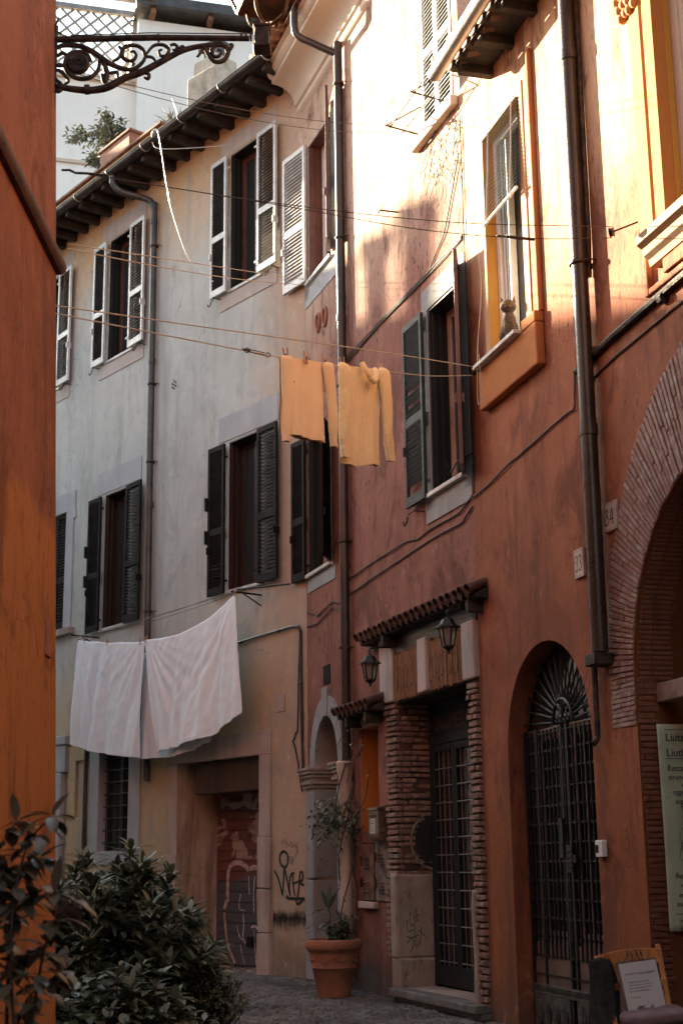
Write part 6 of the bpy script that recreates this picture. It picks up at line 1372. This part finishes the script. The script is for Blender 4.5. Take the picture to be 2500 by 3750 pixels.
# climber twisting round the downpipe foot
VN = thing('climber', 'leafy climber wound round the downpipe between arched doorway and orange niche', 'climbing plant', WR, (1.76, .12, 0)); r = random.Random(14); F_ = MB(); S_ = MB()
for ph in (0, 2.1, 4.2):
    P = smooth_path([Vector((.13*cos(ph+z*3.2)+.05*sin(z*2), .02+.10*sin(ph+z*3.2), z)) for z in [i*.18 for i in range(1, 15)]], 4); S_.tube(P, .008, 5)
    for i, p in enumerate(P):
        if .55 < p.z < 1.75 and r.random() < .55 or p.z > 2.5:
            for q_ in range(2): leaf(F_, p, rdir(r, -.5, .6), (0, 0, 1), r.uniform(.05, .09), r.uniform(.025, .04), .5)
for i in range(620):   # bushy head
    a = r.gauss(-.12, .26); z = 1.93+r.gauss(0, .12)-.14*abs(a+.1); p = Vector((a, -.08+r.gauss(0, .10), z)); leaf(F_, p, rdir(r, -.6, .7)+Vector((-.1, -.2, 0)), (0, 0, 1), r.uniform(.05, .085), r.uniform(.024, .038), r.uniform(.2, .8))
for P in ([(0, 0, 1.9), (-.3, -.15, 1.95), (-.6, -.18, 1.85), (-.75, -.15, 1.7)], [(0, 0, 1.9), (.3, -.1, 2.0), (.45, -.05, 2.25)], [(.1, 0, 1.8), (.5, -.05, 1.9), (.75, -.02, 2.1), (.85, 0, 2.4)], [(.1, 0, 2.3), (.3, .0, 2.7), (.2, 0, 2.95)], [(.1, 0, 2.5), (.35, .08, 2.65), (.4, .1, 2.9)], [(.1, 0, 1.75), (.4, -.02, 1.7), (.6, .02, 1.8)]):
    q2 = smooth_path(P, 6); S_.tube(q2, .005, 5)
    for i, p in enumerate(q2[3:]):
        if r.random() < .7: leaf(F_, p, rdir(r, -.5, .6), (0, 0, 1), r.uniform(.04, .07), r.uniform(.02, .035), .5)
F_.build('foliage', LM_dark, VN, smooth=True); S_.build('stem', MT['cable'], VN, smooth=True)
# roof terrace: planter and little tree, spiky plant, chimney
def gp(x, y, d): a, z = px(WG, 'k1', x, y, d); return WG.w(a, z, d)
PB = thing('planter', 'terracotta trough on the roof terrace of the grey house', 'planter', at=tuple(gp(520, 1030, -.8)-Vector((0, 0, .3))), rz=WG.rz)
mb = MB(); mb.hexa([(-.5, -.14, 0), (.5, -.14, 0), (.5, .14, 0), (-.5, .14, 0), (-.58, -.18, .62), (.58, -.18, .62), (.58, .18, .62), (-.58, .18, .62)]); mb.box(-.61, .61, -.21, .21, .62, .68); mb.build('trough', MT['terra'], PB, bev=.02)
TT = thing('small_tree', 'wispy small olive tree growing on the roof terrace in front of the white house', 'tree', at=tuple(gp(430, 1040, -1.0))); r = random.Random(17); F_ = MB(); S_ = MB(); o0 = Vector(TT.location)
for L_ in ([(430, 1050), (450, 960), (420, 860), (440, 780), (385, 735)], [(430, 1050), (440, 900), (330, 860), (260, 900), (185, 885)], [(440, 960), (500, 880), (530, 840), (545, 880)], [(430, 1000), (370, 1000), (330, 1010), (350, 1040)], [(445, 920), (400, 830), (360, 820)], [(450, 900), (470, 820), (510, 800)], [(330, 860), (260, 850), (230, 850)], [(430, 1000), (400, 1040), (380, 1060)]):
    P = smooth_path([gp(x, y, -1.0+r.uniform(-.2, .2))-o0 for x, y in L_], 7); S_.tube(P, [.03*(1-.8*i/len(P)) for i in range(len(P))], 5)
    for i, p in enumerate(P[6:]):
        for q_ in range(7): leaf(F_, p+Vector((r.gauss(0, .07), r.gauss(0, .07), r.gauss(0, .07))), rdir(r, -.4, .9), (0, 0, 1), r.uniform(.09, .17), r.uniform(.035, .055), r.uniform(.1, .7))
for i in range(420): p = gp(430+r.gauss(0, 42), 890+r.gauss(0, 50), -1.0+r.uniform(-.3, .3))-o0; leaf(F_, p, rdir(r, -.4, .9), (0, 0, 1), r.uniform(.09, .16), r.uniform(.035, .05), r.uniform(.1, .7))
F_.build('crown', LM_sun, TT, smooth=True); S_.build('trunk', MT['cable'], TT, smooth=True)
SP = thing('spiky_plant', 'small spiky plant peeping over the grey house gutter', 'plant', at=tuple(gp(855, 800, -.6))); F_ = MB()
for i in range(90): leaf(F_, Vector((r.gauss(0, .08), r.gauss(0, .08), 0)), rdir(r, .25, 1), (0, 0, 1), r.uniform(.2, .42), .02, r.uniform(0, .4))
F_.build('foliage', LM_sun, SP, smooth=True)
a0 = gp(1110, 700, -2.0); CHM = thing('chimney', 'rough whitewashed square chimney on the grey house roof', 'chimney', at=(a0.x, a0.y, 12.8), rz=WG.rz+radians(8))
top = gp(1110, 405, -2.0).z-12.8; wch = (gp(1250, 450, -2.0)-gp(970, 450, -2.0)).length
mb = MB(); wx = wch*.235
mb.box(-wx, wx, -wx*.9, wx*.9, 0, top*.9, .0); mb.box(-wx*.8, wx*.8, -wx*.7, wx*.7, top*.9, top, .01)
mb.build('stack', plaster('crusty whitewash', (.52, .47, .40), (.36, .31, .25), (.2, .16, .12), .8, .8, bst=1.0, grain=12, big=2.5), CHM, bev=.03)
mb = MB(); mb.box(-wx*.55, wx*.55, -.12, .12, top, top+.28, .02); mb.box(-wx*.7, wx*.7, -.2, .2, top+.28, top+.36, .02); mb.tube([(0, 0, top+.36), (0, 0, top+.5)], .07, 8); mb.build('cowl', MT['pipe_grey'], CHM, bev=.02)
